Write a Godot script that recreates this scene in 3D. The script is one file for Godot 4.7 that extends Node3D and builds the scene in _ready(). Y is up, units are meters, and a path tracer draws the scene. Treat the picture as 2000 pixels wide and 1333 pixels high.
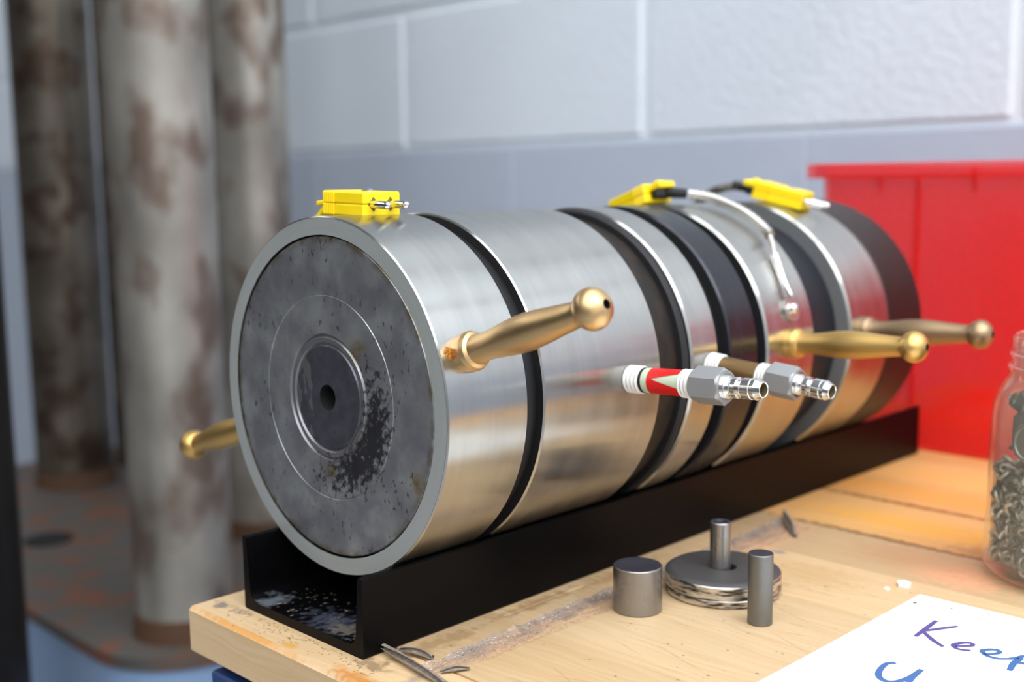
extends Node3D
# World: +X runs along the steel cylinder away from the camera, +Z to the viewer's right, y = 0 is the bench top.

const CAM_POS := Vector3(-0.2651, 0.1835, 0.3891)
const CAM_ROT := Vector3(-0.13414, -0.78848, -0.01201)
const FOCAL_PX := 2269.6
const R := 0.075            # cylinder radius
const YC := 0.0967          # height of the cylinder's axis
const FLOOR_Y := -0.86
const CEIL_Y := 1.80

# ceiling panels: x from, to, z from, to, brightness, label
const PANELS := [
	[-3.1, 0.7, -2.65, -1.95, 2.2, "dim ceiling light panel beyond the press"],
	[-3.1, 0.7, -0.32, 0.70, 3.0, "ceiling light panel over the bench edge"],
	[-3.1, -0.35, 0.79, 1.81, 4.4, "wide ceiling light panel over the aisle, far from the block wall"],
	[-0.27, 0.7, 0.79, 2.48, 6.4, "bright ceiling light panel over the aisle, next to the block wall"],
	[-3.1, -0.35, 1.90, 2.48, 4.8, "narrow ceiling light panel near the white wall"]]

var M := {}
var rng := RandomNumberGenerator.new()

func _ready() -> void:
	rng.seed = 7
	set_camera()
	set_light()
	make_materials()
	build_room()
	build_bench()
	build_press()
	build_bin()
	build_channel()
	build_cylinder()
	build_connectors()
	build_small_steel()
	build_jar()
	build_paper()
	build_bench_litter()

# ---------------------------------------------------------------- camera and light
func set_camera() -> void:
	var cam := Camera3D.new()
	cam.name = "camera"
	var at := CameraAttributesPhysical.new()
	at.frustum_focal_length = 40.0
	at.frustum_focus_distance = 0.455
	at.exposure_aperture = 40.0 / 6.4
	at.frustum_near = 0.02
	at.frustum_far = 60.0
	cam.attributes = at
	add_child(cam)
	cam.keep_aspect = Camera3D.KEEP_HEIGHT
	cam.fov = rad_to_deg(2.0 * atan(666.5 / FOCAL_PX))
	cam.near = 0.02
	cam.far = 60.0
	cam.transform = Transform3D(Basis.from_euler(CAM_ROT, EULER_ORDER_YXZ), CAM_POS)
	cam.current = true

func set_light() -> void:
	var we := WorldEnvironment.new()
	we.name = "world"
	var e := Environment.new()
	e.background_mode = Environment.BG_COLOR
	e.background_color = Color(0.35, 0.38, 0.42)
	e.tonemap_mode = Environment.TONE_MAPPER_LINEAR
	e.tonemap_exposure = 1.0
	e.sdfgi_enabled = true
	e.ssao_enabled = true
	e.ssil_enabled = true
	we.environment = e
	add_child(we)

# a ceiling panel: glowing diffuser in a frame, and an area light of its size just below it
func ceiling_panel(at: Vector3, size: Vector2, energy: float, col: Color, label: String) -> void:
	var t := thing("ceiling_light", label, "light", at, "ceiling light panels")
	var fr := SurfaceTool.new(); fr.begin(Mesh.PRIMITIVE_TRIANGLES)
	var w := 0.02
	box(fr, Vector3(0, 0.02, -size.y / 2 - w / 2), Vector3(size.x + 2 * w, 0.04, w), 0.003)
	box(fr, Vector3(0, 0.02, size.y / 2 + w / 2), Vector3(size.x + 2 * w, 0.04, w), 0.003)
	box(fr, Vector3(-size.x / 2 - w / 2, 0.02, 0), Vector3(w, 0.04, size.y), 0.003)
	box(fr, Vector3(size.x / 2 + w / 2, 0.02, 0), Vector3(w, 0.04, size.y), 0.003)
	part(t, "frame", fr, M.white_metal)
	var d := SurfaceTool.new(); d.begin(Mesh.PRIMITIVE_TRIANGLES)
	box(d, Vector3(0, 0.02, 0), Vector3(size.x, 0.012, size.y), 0.002)
	part(t, "diffuser", d, M.glow)
	var l := AreaLight3D.new()
	l.name = "lamp"
	l.area_size = size
	l.light_color = col
	l.light_energy = energy
	l.light_size = 0.5
	l.shadow_enabled = true
	l.set("area_range", 12.0)
	l.transform = Transform3D(Basis(Vector3.RIGHT, -PI / 2), Vector3(0, 0.008, 0))
	t.add_child(l)

# ---------------------------------------------------------------- naming
func thing(called: String, label: String, category: String, at := Vector3.ZERO, group := "") -> Node3D:
	var o := Node3D.new()
	o.name = called
	add_child(o, true)
	o.position = at
	tag(o, label, category, group)
	return o

func tag(o: Node, label: String, category: String, group := "") -> void:
	o.set_meta("label", label)
	o.set_meta("category", category)
	if group:
		o.set_meta("group", group)

func part(parent: Node, called: String, st: Variant, m: Material) -> MeshInstance3D:
	var o := MeshInstance3D.new()
	o.name = called
	if st is SurfaceTool:
		o.mesh = st.commit()
	else:
		o.mesh = st
	o.material_override = m
	parent.add_child(o, true)
	return o

func single(called: String, st: Variant, m: Material, label: String, category: String, group := "") -> MeshInstance3D:
	var o := part(self, called, st, m)
	tag(o, label, category, group)
	return o

func structure(called: String, st: Variant, m: Material, label: String, category: String) -> MeshInstance3D:
	var o := single(called, st, m, label, category)
	o.set_meta("kind", "structure")
	return o

# ---------------------------------------------------------------- mesh helpers
func new_st() -> SurfaceTool:
	var st := SurfaceTool.new()
	st.begin(Mesh.PRIMITIVE_TRIANGLES)
	return st

func vert(st: SurfaceTool, p: Vector3, n: Vector3, uv: Vector2, uv2 := Vector2.ZERO) -> void:
	st.set_normal(n)
	st.set_uv(uv)
	st.set_uv2(uv2)
	st.add_vertex(p)

# a triangle whose front (clockwise) side looks along its normals
func tri(st: SurfaceTool, p: Array, n: Array, uv: Array) -> void:
	var g: Vector3 = (p[1] - p[0]).cross(p[2] - p[0])
	if g.length_squared() < 1e-22:
		return
	var flip: bool = g.dot(n[0] + n[1] + n[2]) > 0.0
	for k in ([0, 2, 1] if flip else [0, 1, 2]):
		vert(st, p[k], n[k], uv[k], Vector2(p[k].x, p[k].z) if absf(n[k].y) > 0.5 else Vector2(0.47, -0.065))

func quad(st: SurfaceTool, a: Vector3, b: Vector3, c: Vector3, d: Vector3, out: Vector3, uv := []) -> void:
	var n := (b - a).cross(c - a)
	if n.length_squared() < 1e-24:
		n = (c - a).cross(d - a)
	n = n.normalized()
	if n.dot(out) < 0.0:
		n = -n
	var t: Array = uv if uv.size() == 4 else [face_uv(a, n), face_uv(b, n), face_uv(c, n), face_uv(d, n)]
	tri(st, [a, b, c], [n, n, n], [t[0], t[1], t[2]])
	tri(st, [a, c, d], [n, n, n], [t[0], t[2], t[3]])

func face_uv(p: Vector3, n: Vector3) -> Vector2:
	var a := n.abs()
	if a.y >= a.x and a.y >= a.z:
		return Vector2(p.z, p.x)
	if a.x >= a.z:
		return Vector2(p.z, p.y)
	return Vector2(p.x, p.y)

# a box with chamfered edges
func box(st: SurfaceTool, at: Vector3, size: Vector3, c := 0.0, basis := Basis.IDENTITY) -> void:
	var h := size / 2.0
	c = minf(c, minf(h.x, minf(h.y, h.z)) * 0.98)
	var P := func(sx: float, sy: float, sz: float, ax: int) -> Vector3:
		var v := Vector3(sx * h.x, sy * h.y, sz * h.z)
		var inset := Vector3(sx, sy, sz) * c
		inset[ax] = 0.0
		return at + basis * (v - inset)
	for ax in 3:
		for s in [-1.0, 1.0]:
			var out := Vector3.ZERO
			out[ax] = s
			var q := []
			for k in [[-1.0, -1.0], [1.0, -1.0], [1.0, 1.0], [-1.0, 1.0]]:
				var v := Vector3.ZERO
				v[ax] = s
				v[(ax + 1) % 3] = k[0]
				v[(ax + 2) % 3] = k[1]
				q.append(P.call(v.x, v.y, v.z, ax))
			quad(st, q[0], q[1], q[2], q[3], basis * out)
	if c <= 0.0:
		return
	for ax in 3:      # edges that run along ax
		var b := (ax + 1) % 3
		var d := (ax + 2) % 3
		for sb in [-1.0, 1.0]:
			for sd in [-1.0, 1.0]:
				var lo := Vector3.ZERO
				lo[ax] = -1.0; lo[b] = sb; lo[d] = sd
				var hi := lo
				hi[ax] = 1.0
				var out2 := Vector3.ZERO
				out2[b] = sb; out2[d] = sd
				quad(st, P.call(lo.x, lo.y, lo.z, b), P.call(hi.x, hi.y, hi.z, b), P.call(hi.x, hi.y, hi.z, d), P.call(lo.x, lo.y, lo.z, d), basis * out2)
	for sx in [-1.0, 1.0]:
		for sy in [-1.0, 1.0]:
			for sz in [-1.0, 1.0]:
				var n: Vector3 = (basis * Vector3(sx, sy, sz)).normalized()
				var a: Vector3 = P.call(sx, sy, sz, 0)
				tri(st, [a, P.call(sx, sy, sz, 1), P.call(sx, sy, sz, 2)], [n, n, n], [face_uv(a, n), face_uv(a, n), face_uv(a, n)])

# a turned shape: profile points (along the axis, radius); the axis is the basis' y, started at «at». v runs round, u along the profile
func lathe(st: SurfaceTool, prof: Array, at := Vector3.ZERO, basis := Basis.IDENTITY, seg := 64, u_len := 0.1, crease := 32.0) -> void:
	var n := prof.size()
	var dirs := []
	var run := [0.0]
	for i in n - 1:
		var d: Vector2 = prof[i + 1] - prof[i]
		run.append(run[i] + d.length())
		dirs.append(Vector2(-d.y, d.x).normalized() if d.length() > 1e-9 else Vector2(0, 1))
	for i in n - 1:
		if run[i + 1] - run[i] < 1e-9:
			continue
		var n0: Vector2 = dirs[i]
		var n1: Vector2 = dirs[i]
		if i > 0 and absf(rad_to_deg(dirs[i - 1].angle_to(dirs[i]))) < crease:
			n0 = (dirs[i - 1] + dirs[i]).normalized()
		if i < n - 2 and absf(rad_to_deg(dirs[i + 1].angle_to(dirs[i]))) < crease:
			n1 = (dirs[i + 1] + dirs[i]).normalized()
		for k in seg:
			var a0 := TAU * k / seg
			var a1 := TAU * (k + 1) / seg
			var q := []
			var m := []
			var t := []
			for e in [[i, n0, a0, k], [i + 1, n1, a0, k], [i + 1, n1, a1, k + 1], [i, n0, a1, k + 1]]:
				var p: Vector2 = prof[e[0]]
				var nn: Vector2 = e[1]
				var w := Vector3(cos(e[2]), 0, sin(e[2]))
				q.append(at + basis * (w * p.y + Vector3(0, p.x, 0)))
				m.append((basis * (w * nn.y + Vector3(0, nn.x, 0))).normalized())
				t.append(Vector2(run[e[0]] / u_len, float(e[3]) / seg))
			tri(st, [q[0], q[1], q[2]], [m[0], m[1], m[2]], [t[0], t[1], t[2]])
			tri(st, [q[0], q[2], q[3]], [m[0], m[2], m[3]], [t[0], t[2], t[3]])

func axis_basis(y: Vector3) -> Basis:
	y = y.normalized()
	var x := y.cross(Vector3(0.3, 0.2, 0.9) if absf(y.z) < 0.8 else Vector3(1, 0.1, 0)).normalized()
	return Basis(x, y, x.cross(y)).orthonormalized()

# a tube along points; radii: a number or one per point; ridge > 0 gives a ribbed (wound) surface
func tube(st: SurfaceTool, pts: Array, rad: Variant, seg := 12, cap := true) -> void:
	var n := pts.size()
	var b := axis_basis(pts[1] - pts[0])
	var rings := []
	for i in n:
		var d: Vector3 = (pts[mini(i + 1, n - 1)] - pts[maxi(i - 1, 0)]).normalized()
		var x := (b.x - d * b.x.dot(d)).normalized()
		b = Basis(x, d, x.cross(d))
		var r: float = rad[i] if rad is Array else rad
		var ring := []
		for k in seg + 1:
			var w := b.x * cos(TAU * k / seg) + b.z * sin(TAU * k / seg)
			ring.append([pts[i] + w * r, w, Vector2(float(i) / n, float(k) / seg)])
		rings.append(ring)
	for i in n - 1:
		for k in seg:
			var a: Array = rings[i][k]
			var c: Array = rings[i + 1][k]
			var d2: Array = rings[i + 1][k + 1]
			var e: Array = rings[i][k + 1]
			tri(st, [a[0], c[0], d2[0]], [a[1], c[1], d2[1]], [a[2], c[2], d2[2]])
			tri(st, [a[0], d2[0], e[0]], [a[1], d2[1], e[1]], [a[2], d2[2], e[2]])
	if cap:
		for s in [0, n - 1]:
			var nn: Vector3 = (pts[0] - pts[1]).normalized() if s == 0 else (pts[n - 1] - pts[n - 2]).normalized()
			for k in seg:
				tri(st, [pts[s], rings[s][k][0], rings[s][k + 1][0]], [nn, nn, nn], [Vector2.ZERO, Vector2.ZERO, Vector2.ZERO])

# a polygon (x, y) drawn out along the basis' z from 0 to depth
func prism(st: SurfaceTool, poly: Array, depth: float, at := Vector3.ZERO, basis := Basis.IDENTITY, smooth := false) -> void:
	var pk := PackedVector2Array(poly)
	var ids := Geometry2D.triangulate_polygon(pk)
	for s in [0.0, 1.0]:
		var n := basis * Vector3(0, 0, 1 if s > 0 else -1)
		for i in range(0, ids.size(), 3):
			var p := []
			var t := []
			for k in 3:
				var v: Vector2 = pk[ids[i + k]]
				p.append(at + basis * Vector3(v.x, v.y, depth * s))
				t.append(v)
			tri(st, p, [n, n, n], t)
	var cw := Geometry2D.is_polygon_clockwise(pk)
	var cnt := pk.size()
	var ns := []
	for i in cnt:
		var d := pk[(i + 1) % cnt] - pk[i]
		var o := Vector2(d.y, -d.x).normalized()
		ns.append(-o if cw else o)
	var run := 0.0
	for i in cnt:
		var j := (i + 1) % cnt
		var na: Vector2 = ns[i]
		var nb: Vector2 = ns[i]
		if smooth:
			if ns[(i + cnt - 1) % cnt].dot(ns[i]) > 0.8:
				na = (ns[(i + cnt - 1) % cnt] + ns[i]).normalized()
			if ns[j].dot(ns[i]) > 0.8:
				nb = (ns[j] + ns[i]).normalized()
		var a := at + basis * Vector3(pk[i].x, pk[i].y, 0)
		var b := at + basis * Vector3(pk[j].x, pk[j].y, 0)
		var up := basis * Vector3(0, 0, depth)
		var n0 := basis * Vector3(na.x, na.y, 0)
		var n1 := basis * Vector3(nb.x, nb.y, 0)
		var u0 := Vector2(0, run)
		run += pk[i].distance_to(pk[j])
		var u1 := Vector2(0, run)
		var ud := Vector2(depth, 0)
		tri(st, [a, b, b + up], [n0, n1, n1], [u0, u1, u1 + ud])
		tri(st, [a, b + up, a + up], [n0, n1, n0], [u0, u1 + ud, u0 + ud])

func bez(pts: Array, step := 0.002) -> Array:
	var c := Curve3D.new()
	for i in pts.size():
		var d: Vector3 = (pts[mini(i + 1, pts.size() - 1)] - pts[maxi(i - 1, 0)]) / 6.0
		c.add_point(pts[i], -d, d)
	var out := []
	var len := c.get_baked_length()
	var n := maxi(4, int(len / step))
	for i in n + 1:
		out.append(c.sample_baked(len * i / n, true))
	return out

# ---------------------------------------------------------------- textures and materials
func noise(seed_: int, freq: float, oct := 4, type := FastNoiseLite.TYPE_SIMPLEX_SMOOTH) -> FastNoiseLite:
	var f := FastNoiseLite.new()
	f.seed = seed_
	f.noise_type = type
	f.frequency = freq
	f.fractal_octaves = oct
	return f

func image_tex(w: int, h: int, fn: Callable, alpha := false) -> ImageTexture:
	var ch := 4 if alpha else 3
	var data := PackedByteArray()
	data.resize(w * h * ch)
	var i := 0
	for y in h:
		for x in w:
			var c: Color = fn.call(x, y)
			data[i] = clampi(int(c.r * 255.0), 0, 255)
			data[i + 1] = clampi(int(c.g * 255.0), 0, 255)
			data[i + 2] = clampi(int(c.b * 255.0), 0, 255)
			if alpha:
				data[i + 3] = clampi(int(c.a * 255.0), 0, 255)
			i += ch
	var im := Image.create_from_data(w, h, false, Image.FORMAT_RGBA8 if alpha else Image.FORMAT_RGB8, data)
	return ImageTexture.create_from_image(im)

func mat(called: String, col: Color, rough: float, metal := 0.0, spec := 0.5) -> StandardMaterial3D:
	var m := StandardMaterial3D.new()
	m.resource_name = called
	m.albedo_color = col
	m.roughness = rough
	m.metallic = metal
	m.metallic_specular = spec
	M[called] = m
	return m

func bumpy(m: StandardMaterial3D, seed_: int, freq: float, scale_cm: float, tile: float, oct := 4) -> void:
	var nt := NoiseTexture2D.new()
	nt.width = 512
	nt.height = 512
	nt.seamless = true
	nt.noise = noise(seed_, freq, oct)
	m.heightmap_enabled = true
	m.heightmap_texture = nt
	m.heightmap_scale = scale_cm
	m.uv1_triplanar = true
	m.uv1_scale = Vector3.ONE / tile

func make_materials() -> void:
	var m: StandardMaterial3D
	mat("white_metal", Color(0.85, 0.86, 0.87), 0.5)
	m = mat("glow", Color(0.9, 0.92, 0.95), 0.6)
	m.emission_enabled = true
	m.emission = Color(0.985, 0.992, 1.0)
	m.emission_energy_multiplier = 0.8
	# room
	m = mat("wall_white", Color(0.868, 0.905, 0.94), 0.55)
	bumpy(m, 3, 0.035, 0.07, 0.22, 5)
	m = mat("wall_grey", Color(0.725, 0.765, 0.825), 0.5)
	bumpy(m, 5, 0.02, 0.03, 0.3, 3)
	mat("mortar_white", Color(0.90, 0.935, 0.96), 0.7)
	mat("mortar_grey", Color(0.725, 0.765, 0.825), 0.7)
	mat("room_white", Color(0.82, 0.83, 0.84), 0.8)
	mat("room_dark", Color(0.34, 0.345, 0.355), 0.8)
	mat("ceiling", Color(0.86, 0.87, 0.88), 0.9)
	m = mat("concrete", Color(0.60, 0.60, 0.61), 0.5)
	bumpy(m, 9, 0.02, 0.02, 0.6)

	# turned steel: fine tool lines run round the part (they vary along u), blotches of handling
	var n1 := noise(11, 0.35, 3)
	var n2 := noise(12, 0.012, 4)
	var n3 := noise(13, 0.05, 3)
	var steel_col := image_tex(512, 512, func(x: int, y: int) -> Color:
		var line := n1.get_noise_2d(x, y * 0.003)
		var blot := n2.get_noise_2d(x, y)
		var g := 0.955 + 0.012 * line + 0.03 * blot + 0.02 * n3.get_noise_2d(x, y * 0.3)
		return Color(g, g, g * 0.995))
	var steel_rough := image_tex(512, 512, func(x: int, y: int) -> Color:
		var g := 0.80 + 0.025 * n1.get_noise_2d(x, y * 0.003) + 0.16 * n2.get_noise_2d(x + 90, y)
		return Color(g, g, g))
	m = mat("steel", Color(0.735, 0.73, 0.715), 0.30, 1.0)
	m.albedo_texture = steel_col
	m.roughness_texture = steel_rough
	m.anisotropy_enabled = true
	m.anisotropy = 0.85
	m = mat("steel_edge", Color(0.86, 0.86, 0.85), 0.22, 1.0)
	m = mat("steel_rim", Color(0.72, 0.735, 0.73), 0.42, 0.5)
	m.albedo_texture = steel_col
	m = mat("steel_dark", Color(0.25, 0.25, 0.275), 0.33, 0.85)
	m.albedo_texture = steel_col
	m.roughness_texture = steel_rough
	m.anisotropy_enabled = true
	m.anisotropy = 0.6
	m = mat("steel_brown", Color(0.20, 0.165, 0.16), 0.4, 0.6)
	m.albedo_texture = steel_col
	m.anisotropy_enabled = true
	m.anisotropy = 0.5
	mat("black_shaded", Color(0.13, 0.13, 0.14), 0.55, 0.3)  # seal ring is black; on ring ends this black paints the gap's shade
	mat("black_core", Color(0.055, 0.055, 0.065), 0.5, 0.1)
	m = mat("navy_core", Color(0.10, 0.105, 0.135), 0.45, 0.3)
	m = mat("grey_face", Color(0.52, 0.53, 0.54), 0.4, 0.5)
	var rn := noise(21, 0.03, 4)
	var rust := image_tex(256, 256, func(x: int, y: int) -> Color:
		var k := clampf(rn.get_noise_2d(x * 1.5, y * 4.0) * 1.4 + 0.45, 0, 1)
		return Color(0.07, 0.05, 0.03).lerp(Color(0.155, 0.10, 0.055), k))
	m = mat("rusty_core", Color(1, 1, 1), 0.55, 0.2)
	m.albedo_texture = rust
	m = mat("paint_black", Color(0.025, 0.025, 0.03), 0.36, 0.0, 0.22)
	var pn := noise(31, 0.02, 5)
	var pd := image_tex(512, 512, func(x: int, y: int) -> Color:
		var s := pn.get_noise_2d(x * 2.0, y * 2.0)
		var g := 0.36 + 0.10 * s
		return Color(g, g, g))
	m.roughness_texture = pd
	m.roughness = 1.0
	m.uv1_triplanar = true
	m.uv1_scale = Vector3.ONE * 9.0
	m.detail_enabled = true
	m.detail_uv_layer = BaseMaterial3D.DETAIL_UV_2
	m.detail_albedo = channel_dust()
	m.uv2_scale = Vector3(1.0 / 0.5, 1.0 / 0.1, 1)
	m.uv2_offset = Vector3(0, 0.5, 0)
	m.detail_blend_mode = BaseMaterial3D.BLEND_MODE_MIX
	m = mat("brass", Color(0.82, 0.69, 0.50), 0.46, 1.0)
	m.roughness_texture = steel_rough
	m = mat("brass_bright", Color(0.85, 0.70, 0.43), 0.40, 1.0)
	m = mat("brass_dull", Color(0.66, 0.56, 0.44), 0.45, 1.0)
	mat("bore", Color(0.06, 0.045, 0.03), 0.6)
	mat("black_hole", Color(0.01, 0.01, 0.01), 0.9)
	mat("nut_grey", Color(0.62, 0.625, 0.63), 0.5, 0.6)
	mat("chrome", Color(0.86, 0.86, 0.85), 0.16, 1.0)
	mat("olive_bore", Color(0.45, 0.41, 0.25), 0.5, 0.4)
	m = mat("thread_tape", Color(0.86, 0.86, 0.85), 0.5)
	mat("label_red", Color(0.80, 0.05, 0.05), 0.35)
	mat("label_green", Color(0.73, 0.78, 0.68), 0.5)
	mat("pipe_tan", Color(0.56, 0.45, 0.30), 0.4, 0.8)
	m = mat("yellow", Color(0.98, 0.85, 0.03), 0.42)
	mat("yellow_dark", Color(0.42, 0.36, 0.05), 0.6)
	mat("rubber", Color(0.045, 0.045, 0.05), 0.5)
	mat("braid", Color(0.72, 0.71, 0.68), 0.32, 0.95)
	mat("clear_red", Color(0.75, 0.2, 0.2), 0.4)
	# front disc with its handling marks
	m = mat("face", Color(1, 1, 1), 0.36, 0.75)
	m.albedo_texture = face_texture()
	mat("amber", Color(0.58, 0.36, 0.04), 0.35)
	# small steel parts
	m = mat("slug", Color(0.60, 0.59, 0.58), 0.36, 0.85)
	m.albedo_texture = steel_col
	m.roughness_texture = steel_rough
	mat("end_dark_reflection", Color(0.24, 0.24, 0.275), 0.55, 0.6)  # the dark reflection on the upright end faces is put into this colour
	m = mat("pin_steel", Color(0.50, 0.50, 0.495), 0.42, 0.8)
	m.albedo_texture = steel_col
	var dn := noise(41, 0.03, 4)
	var disc_side := image_tex(512, 128, func(x: int, y: int) -> Color:
		var k := dn.get_noise_2d(x * 0.5, y * 2.2) + 0.5 * dn.get_noise_2d(x * 0.9 + 300, y * 9.0)
		var g := 0.72 + 0.25 * k
		g *= lerpf(1.0, 0.42, clampf((-k - 0.08) * 3.5, 0, 1))
		return Color(g, g * 0.97, g * 0.92))
	m = mat("disc_side", Color(1, 1, 1), 0.35, 0.85)
	m.albedo_texture = disc_side
	mat("disc_top", Color(0.34, 0.335, 0.335), 0.55, 0.6)
	# wood
	var w1 := noise(51, 0.02, 4)
	var w2 := noise(52, 0.06, 3)
	var w3 := noise(53, 0.25, 2)
	var wood := image_tex(512, 512, func(x: int, y: int) -> Color:
		var bend := 14.0 * w1.get_noise_2d(x * 0.5, y * 0.5)
		var ring := w2.get_noise_2d(x * 0.09, (y + bend) * 1.3)
		var pore := w3.get_noise_2d(x * 0.10, y * 2.6)
		var g := 0.5 + 0.42 * ring + 0.14 * pore
		return Color(0.84, 0.705, 0.53).lerp(Color(0.92, 0.815, 0.665), clampf(g, 0, 1)))
	var stain := bench_stains()
	var tints := [Color(0.88, 0.875, 0.865), Color(0.85, 0.835, 0.81), Color(0.92, 0.91, 0.89), Color(0.95, 0.83, 0.655), Color(0.97, 0.87, 0.71)]
	for k in tints.size():
		m = mat("wood_%d" % k, tints[k], 0.42)
		m.albedo_texture = wood
		m.detail_enabled = true
		m.detail_uv_layer = BaseMaterial3D.DETAIL_UV_2
		m.detail_albedo = stain
		m.detail_blend_mode = BaseMaterial3D.BLEND_MODE_MIX
		m.uv1_scale = Vector3(2.2, 6.5, 1)
		m.uv1_offset = Vector3(0.17 * k, 0.31 * k, 0)
		m.uv2_scale = Vector3(2, 2, 1)
		m.uv2_offset = Vector3(0.04, 0.14, 0)
	mat("frame_blue", Color(0.10, 0.22, 0.42), 0.4)
	# press
	var c1 := noise(61, 0.012, 4)
	var c2 := noise(62, 0.03, 4)
	var scale_tex := image_tex(256, 1024, func(x: int, y: int) -> Color:
		var a := c1.get_noise_2d(x * 2.4, y * 0.16)
		var b := c2.get_noise_2d(x * 1.6 + 400, y * 0.12)
		var g := Color(0.54, 0.52, 0.49).lerp(Color(0.70, 0.68, 0.64), clampf(0.5 + a, 0, 1))
		return g.lerp(Color(0.38, 0.30, 0.255), clampf(b * 1.6, 0, 0.7)))
	m = mat("mill_steel", Color(1, 1, 1), 0.42, 0.65)
	m.albedo_texture = scale_tex
	m.uv1_scale = Vector3(0.07, 1, 1)
	m = mat("mill_dark", Color(0.72, 0.69, 0.66), 0.30, 0.8)
	m.albedo_texture = scale_tex
	m.uv1_scale = Vector3(0.1, 1, 1)
	mat("post_dark", Color(0.10, 0.09, 0.085), 0.45, 0.5)
	var plate_tex := image_tex(256, 256, func(x: int, y: int) -> Color:
		var b := c2.get_noise_2d(x * 0.8, y * 0.8)
		return Color(0.36, 0.345, 0.325).lerp(Color(0.50, 0.30, 0.21), clampf(b * 1.6 + 0.1, 0, 0.85)))
	m = mat("plate_rust", Color(0.95, 0.95, 0.95), 0.6, 0.35)
	m.albedo_texture = plate_tex
	m.uv1_triplanar = true
	m.uv1_scale = Vector3.ONE * 2.2
	mat("rust_edge", Color(0.30, 0.20, 0.12), 0.75)
	mat("press_blue", Color(0.50, 0.60, 0.73), 0.5)
	# bin
	m = mat("bin_red", Color(0.92, 0.085, 0.05, 0.46), 0.45)
	m.transparency = BaseMaterial3D.TRANSPARENCY_ALPHA
	m.backlight_enabled = true
	m.backlight = Color(0.75, 0.12, 0.08)
	# jar
	m = mat("jar_glass", Color(0.80, 0.80, 0.74, 0.10), 0.04)
	m.transparency = BaseMaterial3D.TRANSPARENCY_ALPHA
	m = mat("jar_dust", Color(0.50, 0.45, 0.36, 0.24), 0.8)
	m.transparency = BaseMaterial3D.TRANSPARENCY_ALPHA
	m = mat("shaving", Color(0.90, 0.88, 0.82), 0.36, 0.6)
	m.vertex_color_use_as_albedo = true
	mat("lump", Color(0.17, 0.17, 0.18), 0.5, 0.6)
	# paper, film
	m = mat("paper", Color(1, 1, 1), 0.45)
	m.albedo_texture = paper_texture()
	m.uv1_scale = Vector3(1, 1, 1)
	mat("ink_purple", Color(0.33, 0.29, 0.53), 0.5)
	mat("ink_blue", Color(0.24, 0.39, 0.60), 0.5)
	mat("paper_bit", Color(0.96, 0.95, 0.93), 0.7)
	m = mat("film", Color(1, 1, 1, 1), 0.42)
	m.transparency = BaseMaterial3D.TRANSPARENCY_ALPHA
	m.albedo_texture = film_texture()
	m = mat("film_curl", Color(0.60, 0.565, 0.53), 0.5)
	m.albedo_texture = curl_texture()
	m.cull_mode = BaseMaterial3D.CULL_DISABLED

func splat(im: Image, cx: float, cy: float, rx: float, ry: float, col: Color, f: FastNoiseLite, rough := 0.6, ang := 0.0) -> void:
	var w := im.get_width()
	var h := im.get_height()
	var e := maxf(rx, ry) * 1.5
	for y in range(maxi(0, int(cy - e)), mini(h, int(cy + e) + 1)):
		for x in range(maxi(0, int(cx - e)), mini(w, int(cx + e) + 1)):
			var d := Vector2(x - cx, y - cy).rotated(-ang)
			d = Vector2(d.x / rx, d.y / ry)
			var k := (1.0 - d.length()) * 1.6 + rough * f.get_noise_2d(x, y)
			k = clampf(k, 0, 1) * col.a
			if k <= 0.0:
				continue
			var o := im.get_pixel(x, y)
			var a := o.a + k * (1.0 - o.a)
			var mixed := Color(col.r, col.g, col.b).lerp(Color(o.r, o.g, o.b), o.a * (1.0 - k) / maxf(a, 1e-4))
			im.set_pixel(x, y, Color(mixed.r, mixed.g, mixed.b, a))

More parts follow.
